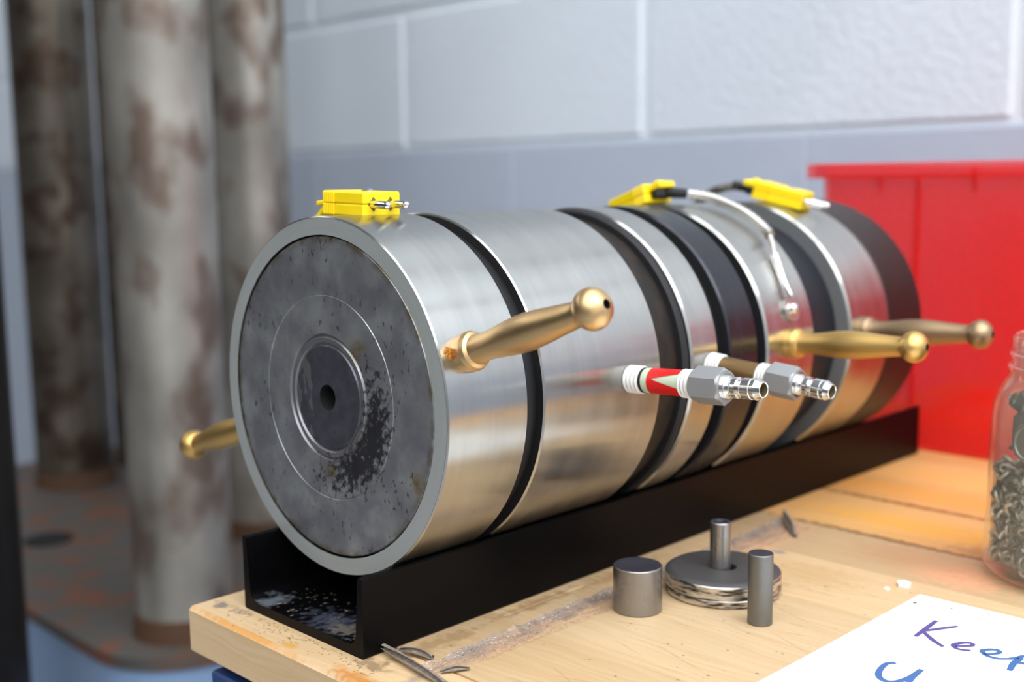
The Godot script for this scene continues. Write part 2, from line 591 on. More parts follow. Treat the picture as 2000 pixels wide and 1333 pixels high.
# dirt, oil and paint marks on the bench top, over x -0.02..0.48, z -0.07..0.43
func bench_stains() -> ImageTexture:
	var n := 1536
	var im := Image.create_empty(n, n, false, Image.FORMAT_RGBA8)
	im.fill(Color(0.45, 0.36, 0.26, 0))
	var f := noise(71, 0.05, 4)
	var s := n / 0.5
	var put := func(x: float, z: float, rx: float, rz: float, c: Color, rough: float, ang := 0.0) -> void:
		splat(im, (x + 0.02) * s, (z + 0.07) * s, rx * s, rz * s, c, f, rough, ang)
	put.call(-0.006, -0.052, 0.004, 0.008, Color(0.35, 0.36, 0.38, 0.75), 1.1)
	put.call(-0.004, -0.040, 0.003, 0.010, Color(0.45, 0.42, 0.38, 0.45), 1.2)
	put.call(-0.0115, 0.008, 0.003, 0.006, Color(0.80, 0.58, 0.16, 0.75), 0.5)
	put.call(-0.012, 0.052, 0.005, 0.018, Color(0.74, 0.47, 0.13, 0.8), 1.0)
	put.call(-0.015, 0.075, 0.003, 0.03, Color(0.75, 0.48, 0.15, 0.8), 0.8)
	put.call(-0.0155, -0.02, 0.002, 0.05, Color(0.80, 0.55, 0.22, 0.8), 0.7)
	put.call(0.0, 0.047, 0.006, 0.012, Color(0.42, 0.34, 0.26, 0.6), 1.2)
	put.call(0.03, 0.05, 0.03, 0.006, Color(0.55, 0.42, 0.28, 0.55), 1.2)
	put.call(0.09, 0.048, 0.03, 0.005, Color(0.55, 0.42, 0.26, 0.6), 1.2)
	put.call(0.15, 0.05, 0.04, 0.006, Color(0.60, 0.44, 0.25, 0.55), 1.2)
	put.call(0.03, 0.07, 0.05, 0.004, Color(0.50, 0.47, 0.46, 0.55), 1.2)
	put.call(0.10, 0.066, 0.05, 0.004, Color(0.84, 0.60, 0.40, 0.6), 1.0)
	put.call(0.235, 0.07, 0.05, 0.02, Color(0.84, 0.66, 0.52, 0.5), 0.8)
	put.call(0.225, 0.088, 0.003, 0.006, Color(0.42, 0.42, 0.50, 0.6), 0.9)
	put.call(0.25, 0.17, 0.02, 0.03, Color(0.93, 0.66, 0.50, 0.6), 0.8)
	put.call(0.281, 0.12, 0.004, 0.10, Color(0.42, 0.30, 0.18, 0.75), 0.9)
	put.call(0.348, 0.10, 0.004, 0.12, Color(0.48, 0.27, 0.10, 0.75), 0.9)
	put.call(0.312, 0.13, 0.02, 0.10, Color(0.93, 0.68, 0.27, 0.6), 0.7)
	put.call(0.375, 0.10, 0.02, 0.14, Color(0.90, 0.62, 0.28, 0.6), 0.8)
	put.call(0.42, 0.10, 0.03, 0.14, Color(0.92, 0.68, 0.38, 0.6), 0.8)
	put.call(0.26, 0.14, 0.02, 0.04, Color(0.74, 0.56, 0.40, 0.5), 1.0)
	put.call(0.29, 0.16, 0.012, 0.02, Color(0.66, 0.50, 0.34, 0.6), 1.0)
	put.call(0.205, 0.115, 0.02, 0.03, Color(0.70, 0.56, 0.38, 0.35), 0.9)
	var g := RandomNumberGenerator.new()
	g.seed = 5
	for k in 240:
		var x := g.randf_range(-0.016, 0.22)
		var z := g.randf_range(-0.06, 0.2)
		var r := g.randf_range(0.0003, 0.0008)
		put.call(x, z, r, r * g.randf_range(0.7, 1.8), Color(0.30, 0.25, 0.20, g.randf_range(0.3, 0.8)), 0.4)
	for k in 150:     # crumbs of dirt along the foot of the channel
		var z2 := g.randf_range(-0.045, 0.055)
		put.call(-0.002 - absf(g.randfn(0, 0.004)), z2, 0.0005, 0.0006, Color(0.25, 0.18, 0.12, 0.7), 0.4)
	for k in 30:      # shallow scratches
		var x3 := g.randf_range(0.0, 0.2)
		put.call(x3, g.randf_range(0.08, 0.16), 0.0005, g.randf_range(0.006, 0.02), Color(0.62, 0.48, 0.34, 0.45), 0.8, g.randf_range(-0.4, 0.4))
	return ImageTexture.create_from_image(im)

# dust and flakes that lie on the floor of the channel near its open end; u = x / 0.5, v = z / 0.1 + 0.5
func channel_dust() -> ImageTexture:
	var im := Image.create_empty(1024, 256, false, Image.FORMAT_RGBA8)
	im.fill(Color(0.3, 0.32, 0.36, 0))
	var f := noise(81, 0.09, 4)
	var g := RandomNumberGenerator.new()
	g.seed = 3
	var put := func(x: float, z: float, rx: float, rz: float, c: Color, rough: float) -> void:
		# the texture is 0.49 mm a pixel along x and 0.39 mm across
		splat(im, x / 0.5 * 1024, (z / 0.1 + 0.5) * 256, rx / 0.5 * 1024, rz / 0.1 * 256, c, f, rough)
	put.call(0.006, -0.030, 0.012, 0.006, Color(0.40, 0.42, 0.45, 0.75), 1.1)
	put.call(0.010, 0.012, 0.012, 0.022, Color(0.27, 0.28, 0.33, 0.7), 1.3)
	put.call(0.008, 0.02, 0.006, 0.012, Color(0.46, 0.42, 0.36, 0.6), 1.5)
	for k in 70:
		put.call(g.randf_range(0.001, 0.03), g.randf_range(-0.034, 0.034), g.randf_range(0.0003, 0.001), g.randf_range(0.0003, 0.001), Color(0.62, 0.56, 0.47, g.randf_range(0.3, 0.8)), 0.5)
	return ImageTexture.create_from_image(im)

# the front disc: u = z, v = y over the disc's square of side 0.136
func face_texture() -> ImageTexture:
	var n := 768
	var f1 := noise(91, 0.006, 4)
	var f2 := noise(92, 0.02, 4)
	var f3 := noise(93, 0.055, 4)
	var f4 := noise(94, 0.16, 3)
	var tex := image_tex(n, n, func(x: int, y: int) -> Color:
		var d := Vector2(x - n / 2.0, n / 2.0 - y) / n * 0.136
		var r := d.length()
		var a := rad_to_deg(d.angle())
		var g := 0.645 + 0.09 * f1.get_noise_2d(x, y) + 0.035 * f2.get_noise_2d(x, y)
		var c := Color(g * 0.985, g, g * 1.0)
		if r < 0.0222:
			c = Color(0.36, 0.355, 0.39) * (1.0 + 0.16 * f2.get_noise_2d(x, y))
			if d.x < -0.002 and f2.get_noise_2d(x * 0.8, y * 0.5) + (-d.x - 0.014) * 60.0 > 0.1:
				c = c.lerp(Color(0.56, 0.56, 0.55), 0.6)
		elif r < 0.0268:
			c = Color(0.52, 0.52, 0.51) * (1.0 + 0.15 * f2.get_noise_2d(x, y))
		elif r < 0.0427:
			c = c.lerp(Color(0.66, 0.665, 0.66), 0.35)
		# duller grey tone, heavier in some patches than in others
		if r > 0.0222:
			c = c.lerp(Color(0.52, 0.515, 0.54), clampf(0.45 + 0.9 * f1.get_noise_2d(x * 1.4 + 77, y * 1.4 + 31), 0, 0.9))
		# smudge fan to the lower right of the boss
		var along := exp(-pow((r - 0.0325) / 0.0095, 2.0))
		var sector := clampf(1.3 - absf(wrapf(a + 36.0, -180, 180)) / 68.0, 0, 1)
		var k := along * sector * 1.6 + 0.95 * f3.get_noise_2d(x * 0.7 + y * 0.5, y * 0.55 - x * 0.4) + 0.5 * f2.get_noise_2d(x, y)
		c = c.lerp(Color(0.16, 0.155, 0.17), clampf((k - 0.62 + 0.35 * f4.get_noise_2d(x * 0.8 + y * 0.6, (y - x) * 0.35)) * 1.3, 0, 0.82))
		# scattered flecks
		var fl := f3.get_noise_2d(x * 0.9, y * 0.45 + 900) + 0.35 * f1.get_noise_2d(x + 700, y)
		if r > 0.03:
			c = c.lerp(Color(0.20, 0.19, 0.21), clampf((fl - 0.50) * 3.0, 0, 0.6))
		# oil stain along the seam, and an amber patch
		if r > 0.0635:
			var o := clampf((r - 0.0635) / 0.003, 0, 1) * clampf(0.4 + 1.3 * f2.get_noise_2d(x + 300, y), 0, 1)
			c = c.lerp(Color(0.36, 0.27, 0.10), o * 0.55)
		var am := exp(-pow((d - Vector2(0.0215, 0.021)).length() / 0.004, 2.0)) + 0.8 * exp(-pow((d - Vector2(0.0005, -0.0305)).length() / 0.003, 2.0)) + 0.7 * exp(-pow((d - Vector2(0.056, -0.027)).length() / 0.004, 2.0))
		c = c.lerp(Color(0.46, 0.33, 0.12), clampf(am * (0.5 + f2.get_noise_2d(x, y + 50)), 0, 0.7))
		return c)
	return tex

func paper_texture() -> ImageTexture:
	var n := 512
	var im := Image.create_empty(n, n, false, Image.FORMAT_RGBA8)
	im.fill(Color(0.955, 0.95, 0.93, 1))
	var f := noise(101, 0.08, 4)
	var g := RandomNumberGenerator.new()
	g.seed = 9
	for k in 14:
		splat(im, g.randf() * n, g.randf() * n, g.randf_range(6, 30), g.randf_range(4, 12), Color(0.87, 0.82, 0.74, 0.4), f, 1.4)
	for k in 110:
		var r := g.randf_range(0.4, 1.1)
		splat(im, g.randf() * n, g.randf() * n, r, r, Color(0.42, 0.36, 0.3, 0.8), f, 0.3)
	return ImageTexture.create_from_image(im)

func film_texture() -> ImageTexture:
	var f1 := noise(111, 0.02, 4)
	var f2 := noise(112, 0.12, 3)
	return image_tex(512, 64, func(x: int, y: int) -> Color:
		var e := 1.0 - y / 63.0          # 1 at the dirty far edge
		var dirt := clampf(e * 1.5 - 0.35 + 0.8 * f1.get_noise_2d(x, y * 2.0), 0, 1)
		var c := Color(0.90, 0.74, 0.60).lerp(Color(0.56, 0.50, 0.455), dirt)
		var a := 0.30 + 0.55 * dirt
		if f2.get_noise_2d(x * 1.4, y * 3.0) > 0.5:
			c = Color(0.93, 0.92, 0.90); a = 0.8
		elif f2.get_noise_2d(x * 1.6 + 500, y * 3.0) > 0.48:
			c = Color(0.22, 0.21, 0.22); a = 0.8
		return Color(c.r, c.g, c.b, a), true)

func curl_texture() -> ImageTexture:
	var f1 := noise(121, 0.05, 4)
	return image_tex(256, 64, func(x: int, y: int) -> Color:
		var g := 0.9 + 0.22 * f1.get_noise_2d(x, y * 1.5)
		return Color(g, g * 0.98, g * 0.95))

# ---------------------------------------------------------------- the room
func build_room() -> void:
	var st: SurfaceTool
	# back wall of painted concrete blocks: white above the joint at y = 0.232, grey below
	var wx := 0.80
	var bh := 0.188
	var bl := 0.42
	st = new_st()
	box(st, Vector3(wx + 0.064, (FLOOR_Y + CEIL_Y) / 2, -0.7), Vector3(0.12, CEIL_Y - FLOOR_Y, 5.6))
	var wall := structure("wall_back", st, M.mortar_white, "painted concrete block wall behind the bench, white above and grey below", "wall")
	st = new_st()
	box(st, Vector3(wx + 0.0035, (FLOOR_Y + 0.232) / 2, -0.7), Vector3(0.005, 0.232 - FLOOR_Y, 5.6))
	part(wall, "grey_mortar", st, M.mortar_grey)
	st = new_st()
	box(st, Vector3.ZERO, Vector3(0.03, bh - 0.009, bl - 0.009), 0.0035)
	var full := st.commit()
	st = new_st()
	box(st, Vector3.ZERO, Vector3(0.03, bh - 0.003, bl - 0.003), 0.0012)
	var filled := st.commit()     # below the line the thick grey paint fills the joints
	var first_y := 0.232 - 6 * bh
	for row in 14:
		var y0 := first_y + row * bh
		if y0 + bh > CEIL_Y:
			break
		for k in range(-8, 5):
			# a vertical joint of the course above the grey paint stands at z = -0.872
			var z0 := -0.872 + k * bl + (bl / 2 if (row - 6) % 2 != 0 else 0.0)
			var b := part(wall, "block", full if row >= 6 else filled, M.wall_white if row >= 6 else M.wall_grey)
			b.position = Vector3(wx + 0.015, y0 + bh / 2, z0 + bl / 2)
	var x0 := -3.2
	var x1 := wx + 0.12
	var z0b := -3.5
	var z1 := 2.6
	st = new_st()
	box(st, Vector3((x0 + x1) / 2, FLOOR_Y - 0.05, (z0b + z1) / 2), Vector3(x1 - x0, 0.1, z1 - z0b))
	structure("floor", st, M.concrete, "grey concrete workshop floor beneath the bench", "floor")
	st = new_st()
	box(st, Vector3((x0 + x1) / 2, CEIL_Y + 0.05, (z0b + z1) / 2), Vector3(x1 - x0, 0.1, z1 - z0b))
	structure("ceiling", st, M.ceiling, "white workshop ceiling above the bench", "ceiling")
	st = new_st()
	box(st, Vector3(x0 - 0.05, (FLOOR_Y + CEIL_Y) / 2, (z0b + z1) / 2), Vector3(0.1, CEIL_Y - FLOOR_Y + 0.2, z1 - z0b))
	structure("wall_front", st, M.room_dark, "dark grey wall opposite the block wall", "wall")
	st = new_st()
	box(st, Vector3((x0 + x1) / 2, (FLOOR_Y + CEIL_Y) / 2, z0b - 0.05), Vector3(x1 - x0 + 0.2, CEIL_Y - FLOOR_Y + 0.2, 0.1))
	structure("wall_left", st, M.room_dark, "dark grey wall beyond the press", "wall")
	st = new_st()
	box(st, Vector3((x0 + x1) / 2, (FLOOR_Y + CEIL_Y) / 2, z1 + 0.05), Vector3(x1 - x0 + 0.2, CEIL_Y - FLOOR_Y + 0.2, 0.1))
	structure("wall_right", st, M.room_white, "white wall on the open side of the bench", "wall")
	# two bars added out of view, mirrored as dark lines along the steel
	for q in [[0.089, 0.014, "thicker dark bar added right above the steel cylinder for its reflection"], [0.447, 0.012, "thinner dark bar added above the bench front edge for its reflection"]]:
		st = new_st()
		tube(st, [Vector3(-2.2, 0.75, q[0]), Vector3(-0.5, 0.75, q[0]), Vector3(wx, 0.75, q[0])], q[1], 24)
		single("reflection_bar", st, M.post_dark, q[2], "reflection_bar", "added reflection bars above the bench")
	# four broad luminous rows, with narrow dark joints between them
	for q in PANELS:
		ceiling_panel(Vector3((q[0] + q[1]) / 2, CEIL_Y - 0.045, (q[2] + q[3]) / 2), Vector2(q[1] - q[0], q[3] - q[2]), q[4] * (q[1] - q[0]) * (q[3] - q[2]) / PI, Color(0.985, 0.992, 1.0), q[5])

# ---------------------------------------------------------------- bench
func build_bench() -> void:
	var t := thing("workbench", "maple butcher block workbench on a blue steel frame, dirty and stained", "workbench", Vector3.ZERO)
	var edges := [-0.0165, 0.0175, 0.070, 0.1225, 0.175, 0.229, 0.2815, 0.349, 0.40, 0.455, 0.51, 0.565, 0.62, 0.675, 0.73, 0.785]
	var th := 0.0215
	var z0 := -0.0632
	var z1 := 0.475
	rng.seed = 21
	for i in edges.size() - 1:
		var w: float = edges[i + 1] - edges[i]
		var z := z0
		while z < z1 - 0.001:
			var len := rng.randf_range(0.28, 0.5)
			if i == 2 and z == z0:
				len = 0.112
			if z + len > z1 - 0.1:
				len = z1 - z
			var st := new_st()
			var dy := 0.0 if i < 6 else rng.randf_range(-0.00025, 0.0)
			box(st, Vector3(edges[i] + w / 2, -th / 2 + dy, z + len / 2), Vector3(w - 0.00012, th, len - 0.00012), 0.0016 if i == 0 else 0.00025)
			var pick: int = [2, 1, 2, 0, 2, 1, 4, 3, 4, 3, 1, 4, 2, 3, 1][i]
			if z > z0:
				pick = rng.randi() % 3 if i < 6 else 3 + rng.randi() % 2
			part(t, "plank", st, M["wood_%d" % pick])
			z += len
	var fr := new_st()
	box(fr, Vector3(0.386, -th - 0.05, z0 + 0.012), Vector3(0.76, 0.09, 0.008), 0.001)
	box(fr, Vector3(-0.0105, -th - 0.05, 0.206), Vector3(0.008, 0.09, 0.51), 0.001)
	box(fr, Vector3(0.77, -th - 0.05, 0.206), Vector3(0.008, 0.09, 0.51), 0.001)
	box(fr, Vector3(0.386, -th - 0.05, 0.459), Vector3(0.76, 0.09, 0.008), 0.001)
	box(fr, Vector3(0.38, -th - 0.003, 0.206), Vector3(0.77, 0.005, 0.52), 0.0)
	part(t, "apron", fr, M.frame_blue)
	for sx in [0.012, 0.75]:
		for sz in [z0 + 0.035, 0.44]:
			var lg := new_st()
			box(lg, Vector3(sx, (-th - 0.006 + FLOOR_Y) / 2, sz), Vector3(0.036, -th - 0.006 - FLOOR_Y, 0.036), 0.003)
			part(t, "leg", lg, M.frame_blue)

# ---------------------------------------------------------------- press behind
func rounded_rect(x0: float, x1: float, y0: float, y1: float, r: float, steps := 8) -> Array:
	var out := []
	for c in [[x1 - r, y0 + r, -PI / 2], [x1 - r, y1 - r, 0.0], [x0 + r, y1 - r, PI / 2], [x0 + r, y0 + r, PI]]:
		for k in steps + 1:
			var a: float = c[2] + PI / 2 * k / steps
			out.append(Vector2(c[0] + r * cos(a), c[1] + r * sin(a)))
	return out

func build_press() -> void:
	var t := thing("hydraulic_press", "tall rusty steel press columns standing on a blue base behind the bench", "press", Vector3(0.47, FLOOR_Y, -0.98))
	var top := -0.25 - FLOOR_Y
	var up := Basis(Vector3.RIGHT, -PI / 2)      # x stays, y becomes -z, z becomes up
	var off := Vector3(-0.47, 0, 0.98)
	# the plan: x 0.195..0.755, z -1.44..-0.535
	var plan := rounded_rect(0.207, 0.755, 0.552, 1.44, 0.085)
	var st := new_st()
	prism(st, plan, top - 0.012, off, up, true)
	part(t, "base", st, M.press_blue)
	st = new_st()
	prism(st, rounded_rect(0.203, 0.760, 0.548, 1.445, 0.09), 0.012, off + Vector3(0, top - 0.012, 0), up, true)
	var plate := part(t, "base_plate", st, M.plate_rust)
	st = new_st()
	lathe(st, [Vector2(0, 0.0), Vector2(0, 0.030), Vector2(0.0012, 0.030), Vector2(0.0012, 0.0)], off + Vector3(0.322, top, -1.015), Basis.IDENTITY, 32)
	part(plate, "bolt_hole", st, M.black_hole)
	for q in [[0.2920, -0.6270, 0.0475, "mill_steel"], [0.4795, -1.275, 0.055, "mill_dark"], [0.531, -0.850, 0.0475, "mill_steel"]]:
		var h := CEIL_Y - 0.3 + 0.25
		st = new_st()
		lathe(st, [Vector2(0, 0), Vector2(0, q[2]), Vector2(h, q[2]), Vector2(h, 0)], Vector3.ZERO, Basis.IDENTITY, 64, 0.1)
		var c := part(t, "column", st, M[q[3]])
		c.position = off + Vector3(q[0], top, q[1])
		c.rotation.y = q[0] * 9.0
		st = new_st()
		lathe(st, [Vector2(0, q[2]), Vector2(0, q[2] + 0.004), Vector2(0.022, q[2] + 0.0015), Vector2(0.022, q[2])], Vector3.ZERO, Basis.IDENTITY, 48)
		part(c, "rust_collar", st, M.rust_edge)
	st = new_st()
	lathe(st, [Vector2(0, 0), Vector2(0, 0.009), Vector2(1.6, 0.009), Vector2(1.6, 0)], Vector3.ZERO, Basis.IDENTITY, 24)
	var rod := part(t, "guide_rod", st, M.mill_dark)
	rod.position = off + Vector3(0.575, top, -1.320)
	st = new_st()
	lathe(st, [Vector2(0, 0), Vector2(0, 0.055), Vector2(2.4, 0.055), Vector2(2.4, 0)], Vector3.ZERO, Basis.IDENTITY, 48)
	var post := single("steel_post", st, M.post_dark, "dark steel post at the edge, in front of the press base", "post")
	post.position = Vector3(0.0822, FLOOR_Y, -0.6405)

# ---------------------------------------------------------------- red bin
func build_bin() -> void:
	var t := thing("storage_bin", "red translucent plastic storage bin beyond the end of the steel cylinder", "bin", Vector3(0.61, 0, 0.13))
	var w := 0.0022
	var xb0 := -0.127      # front foot, from the bin's middle
	var xt0 := -0.131
	var zt := 0.168
	var zb := 0.160
	var hgt := 0.187
	var st := new_st()
	# walls and floor, each with its thickness
	var ring := func(s: float, y: float) -> Array:
		var k := y / hgt
		var ax := lerpf(-xb0, -xt0, k) - s
		var az := lerpf(zb, zt, k) - s
		return [Vector3(-ax, y, -az), Vector3(ax, y, -az), Vector3(ax, y, az), Vector3(-ax, y, az)]
	var a: Array = ring.call(0.0, 0.0)
	var b: Array = ring.call(0.0, hgt)
	var c: Array = ring.call(w, hgt)
	var d: Array = ring.call(w, w)
	for i in 4:
		var j := (i + 1) % 4
		var out: Vector3 = a[i] + a[j]
		out.y = 0
		quad(st, a[i], a[j], b[j], b[i], out)
		quad(st, d[i], d[j], c[j], c[i], -out)
		quad(st, b[i], b[j], c[j], c[i], Vector3.UP)
	quad(st, a[0], a[1], a[2], a[3], Vector3.DOWN)
	quad(st, d[0], d[1], d[2], d[3], Vector3.UP)
	part(t, "body", st, M.bin_red)
	st = new_st()
	box(st, Vector3(xt0 - 0.004, hgt + 0.003, 0), Vector3(0.010, 0.010, 2 * zt + 0.018), 0.0012)
	box(st, Vector3(-xt0 + 0.004, hgt + 0.003, 0), Vector3(0.010, 0.010, 2 * zt + 0.018), 0.0012)
	box(st, Vector3(0, hgt + 0.003, -zt - 0.004), Vector3(-2 * xt0 - 0.002, 0.010, 0.010), 0.0012)
	box(st, Vector3(0, hgt + 0.003, zt + 0.004), Vector3(-2 * xt0 - 0.002, 0.010, 0.010), 0.0012)
	part(t, "rim", st, M.bin_red)
	for z in [-0.125, -0.098, -0.06, -0.02, 0.02, 0.06]:
		st = new_st()
		prism(st, [Vector2(0, 0), Vector2(-0.007, 0.0), Vector2(-0.0005, -0.010)], 0.0016, Vector3(xt0 + 0.0005, hgt - 0.002, z))
		part(t, "rim_gusset", st, M.bin_red)
	for z in [-0.10, 0.02]:
		st = new_st()
		prism(st, [Vector2(0, 0.004), Vector2(0.0015, 0.004), Vector2(0.0028, hgt - 0.01), Vector2(-0.0016, hgt - 0.01)].map(func(v): return Vector2(v.x - 0.0015, v.y)), 0.003, Vector3(xb0 - 0.0012, 0, z))
		part(t, "rib", st, M.bin_red)

# ---------------------------------------------------------------- channel and cylinder
func build_channel() -> void:
	var W := 0.042
	var H := 0.0329
	var poly := [Vector2(-W, 0.0008), Vector2(-W + 0.0008, 0), Vector2(W - 0.0008, 0), Vector2(W, 0.0008)]
	poly.append_array([Vector2(W, H - 0.0007), Vector2(W - 0.0007, H), Vector2(W - 0.0020, H), Vector2(W - 0.0027, H - 0.0007)])
	var r := 0.0055
	for k in 9:
		var a := deg_to_rad(4.0 + 86.0 * k / 8.0)
		poly.append(Vector2(W - 0.0046 - r + r * cos(a), 0.0042 + r - r * sin(a)))
	for k in 9:
		var a := deg_to_rad(90.0 + 86.0 * k / 8.0)
		poly.append(Vector2(-W + 0.0046 + r + r * cos(a), 0.0042 + r - r * sin(a)))
	poly.append_array([Vector2(-W + 0.0027, H - 0.0007), Vector2(-W + 0.0020, H), Vector2(-W + 0.0007, H), Vector2(-W, H - 0.0007)])
	var t := thing("steel_channel", "black painted steel channel lying on the bench as a cradle", "channel")
	var st := new_st()
	# profile x -> z, drawn along +X
	prism(st, poly, 0.472, Vector3.ZERO, Basis(Vector3(0, 0, 1), Vector3(0, 1, 0), Vector3(1, 0, 0)), true)
	part(t, "body", st, M.paint_black)

func radial(x: float, deg: float, dist := R) -> Vector3:
	return Vector3(x, YC + dist * sin(deg_to_rad(deg)), dist * cos(deg_to_rad(deg)))

func ring_part(t: Node3D, called: String, x0: float, x1: float, m: Material, r := R, ch := 0.0007) -> MeshInstance3D:
	var st := new_st()
	var along := Basis(Vector3(0, 0, 1), Vector3(1, 0, 0), Vector3(0, 1, 0))
	lathe(st, [Vector2(x0, 0.02), Vector2(x0, r - ch), Vector2(x0 + ch, r), Vector2(x1 - ch, r), Vector2(x1, r - ch), Vector2(x1, 0.02)], Vector3(0, YC, 0), along, 160, 0.1, 20.0)
	return part(t, called, st, m)

func plain_lathe(parent: Node, called: String, prof: Array, m: Material, seg := 128) -> MeshInstance3D:
	var st := new_st()
	lathe(st, prof, Vector3(0, YC, 0), Basis(Vector3(0, 0, 1), Vector3(1, 0, 0), Vector3(0, 1, 0)), seg)
	return part(parent, called, st, m)

func build_cylinder() -> void:
	var t := thing("steel_cylinder", "large banded steel cylinder of stacked rings with brass handles, lying in the black channel", "cylinder")
	var xf := 0.0171
	# first ring with its end face left open for the front disc
	var ring1 := plain_lathe(t, "ring", [Vector2(xf + 0.006, 0.0674), Vector2(xf, 0.0674), Vector2(xf, R - 0.0006), Vector2(xf + 0.0006, R), Vector2(0.0591, R), Vector2(0.0597, R - 0.0006), Vector2(0.0597, 0.05)], M.steel, 192)
	plain_lathe(ring1, "end_rim", [Vector2(xf - 0.00005, 0.0674), Vector2(xf - 0.00005, R - 0.0007)], M.steel_rim, 160)
	# front disc: planar-mapped face, seam, grooves, boss, bore
	var disc := new_st()
	var rings := [[0.0054, 0.0004], [0.0215, 0.0004], [0.0221, 0.0010], [0.0226, 0.0010], [0.0232, 0.0003], [0.0250, 0.0003], [0.0256, 0.0011], [0.0261, 0.0011], [0.0267, 0.0003], [0.0425, 0.0003], [0.0428, 0.0006], [0.0431, 0.0003], [0.0663, 0.0003], [0.0668, 0.0009], [0.0669, 0.006]]
	var seg := 160
	for i in rings.size() - 1:
		for k in seg:
			var p := []
			var uv := []
			for e in [[i, k], [i + 1, k], [i + 1, k + 1], [i, k + 1]]:
				var rr: float = rings[e[0]][0]
				var an: float = TAU * e[1] / seg
				var v := Vector2(cos(an), sin(an)) * rr
				p.append(Vector3(xf + rings[e[0]][1], YC + v.y, v.x))
				uv.append(Vector2(v.x / 0.136 + 0.5, 0.5 - v.y / 0.136))
			var sl := Vector2(rings[i + 1][0] - rings[i][0], rings[i + 1][1] - rings[i][1])
			var mid := TAU * (k + 0.5) / seg
			var nn := Vector3(-sl.x, sl.y * sin(mid), sl.y * cos(mid)).normalized()
			tri(disc, [p[0], p[1], p[2]], [nn, nn, nn], [uv[0], uv[1], uv[2]])
			tri(disc, [p[0], p[2], p[3]], [nn, nn, nn], [uv[0], uv[2], uv[3]])
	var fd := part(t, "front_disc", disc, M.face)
	plain_lathe(fd, "bore", [Vector2(xf + 0.0004, 0.0054), Vector2(xf + 0.012, 0.0054), Vector2(xf + 0.012, 0.0)], M.black_hole, 48)
	# inner sleeves seen in the gaps
	plain_lathe(t, "sleeve", [Vector2(0.058, 0.0709), Vector2(0.0695, 0.0709)], M.black_core)
	plain_lathe(t, "sleeve", [Vector2(0.144, 0.0703), Vector2(0.1655, 0.0703)], M.rusty_core)
	plain_lathe(t, "sleeve", [Vector2(0.189, 0.0695), Vector2(0.2335, 0.0695)], M.black_core)
	plain_lathe(t, "sleeve", [Vector2(0.276, 0.0658), Vector2(0.3165, 0.0658)], M.navy_core)
	var r2 := ring_part(t, "ring", 0.0690, 0.1452, M.steel)
	plain_lathe(r2, "end_face", [Vector2(0.06895, 0.069), Vector2(0.06895, R - 0.0008)], M.black_shaded)
	ring_part(t, "seal_ring", 0.1640, 0.1684, M.black_shaded, 0.0742, 0.0012)
	var r3 := ring_part(t, "ring", 0.1688, 0.1900, M.steel, R, 0.001)
	plain_lathe(r3, "end_face", [Vector2(0.16875, 0.069), Vector2(0.16875, R - 0.0011)], M.black_shaded)
	var r4 := ring_part(t, "dark_ring", 0.2001, 0.2235, M.steel_dark, R, 0.001)
	plain_lathe(r4, "end_face", [Vector2(0.20005, 0.069), Vector2(0.20005, R - 0.0011)], M.black_shaded)
	var r5 := ring_part(t, "ring", 0.2323, 0.2772, M.steel, R, 0.0012)
	plain_lathe(r5, "end_face", [Vector2(0.23225, 0.069), Vector2(0.23225, R - 0.0013)], M.black_shaded)
	var r6 := ring_part(t, "ring", 0.3155, 0.3600, M.steel, R, 0.0012)
	plain_lathe(r6, "end_face", [Vector2(0.31545, 0.0655), Vector2(0.31545, R - 0.0013)], M.grey_face)
	ring_part(t, "dark_ring", 0.3603, 0.4010, M.steel_brown, R, 0.001)
	for g in [[r2, "end face with the shade of the gap put into its colour"], [r6, "grey end face"]]:
		g[0].get_child(0).set_meta("label", g[1])
	# brass handles
	handle(t, 0.0304, 18.5, M.brass)
	handle(t, 0.0315, 197.7, M.brass_bright)
	handle(t, 0.2538, 3.4, M.brass_bright)
	handle(t, 0.3283, 2.8, M.brass_dull)
	# amber thread sealant squeezed out beside the first handle
	var st := new_st()
	for q in [[0.0226, 19.5, 0.0021], [0.0213, 20.2, 0.0016], [0.0222, 18.2, 0.0016], [0.0201, 19.6, 0.0010], [0.0208, 18.8, 0.0012]]:
		var r0: float = q[2]
		lathe(st, [Vector2(-0.0003, r0), Vector2(0.0001, r0 * 0.8), Vector2(0.00025, 0)], radial(q[0], q[1]), axis_basis(radial(q[0], q[1]) - Vector3(q[0], YC, 0)), 16, 0.1, 80.0)
	part(ring1, "sealant", st, M.amber)
	fitting(t, radial(0.1237, 1.9), (Vector3(0.1237, 0.1020, 0.1390) - radial(0.1237, 1.9)).normalized(), 0.97, true)
	fitting(t, radial(0.1832, 1.2), Vector3(0, -0.085, 1).normalized(), 0.92, false)
	# round-head plug low on the far side of ring 6's gap
	st = new_st()
	lathe(st, [Vector2(-0.003, 0.0035), Vector2(0.0, 0.0035), Vector2(0.0018, 0.0028), Vector2(0.0028, 0.0)], Vector3.ZERO, Basis.IDENTITY, 20, 0.1, 60.0)
	var plug := part(t, "plug_screw", st, M.chrome)
	var pd := radial(0.297, -48.0, 0.0658)
	plug.transform = Transform3D(axis_basis(pd - Vector3(0.297, YC, 0)), pd)

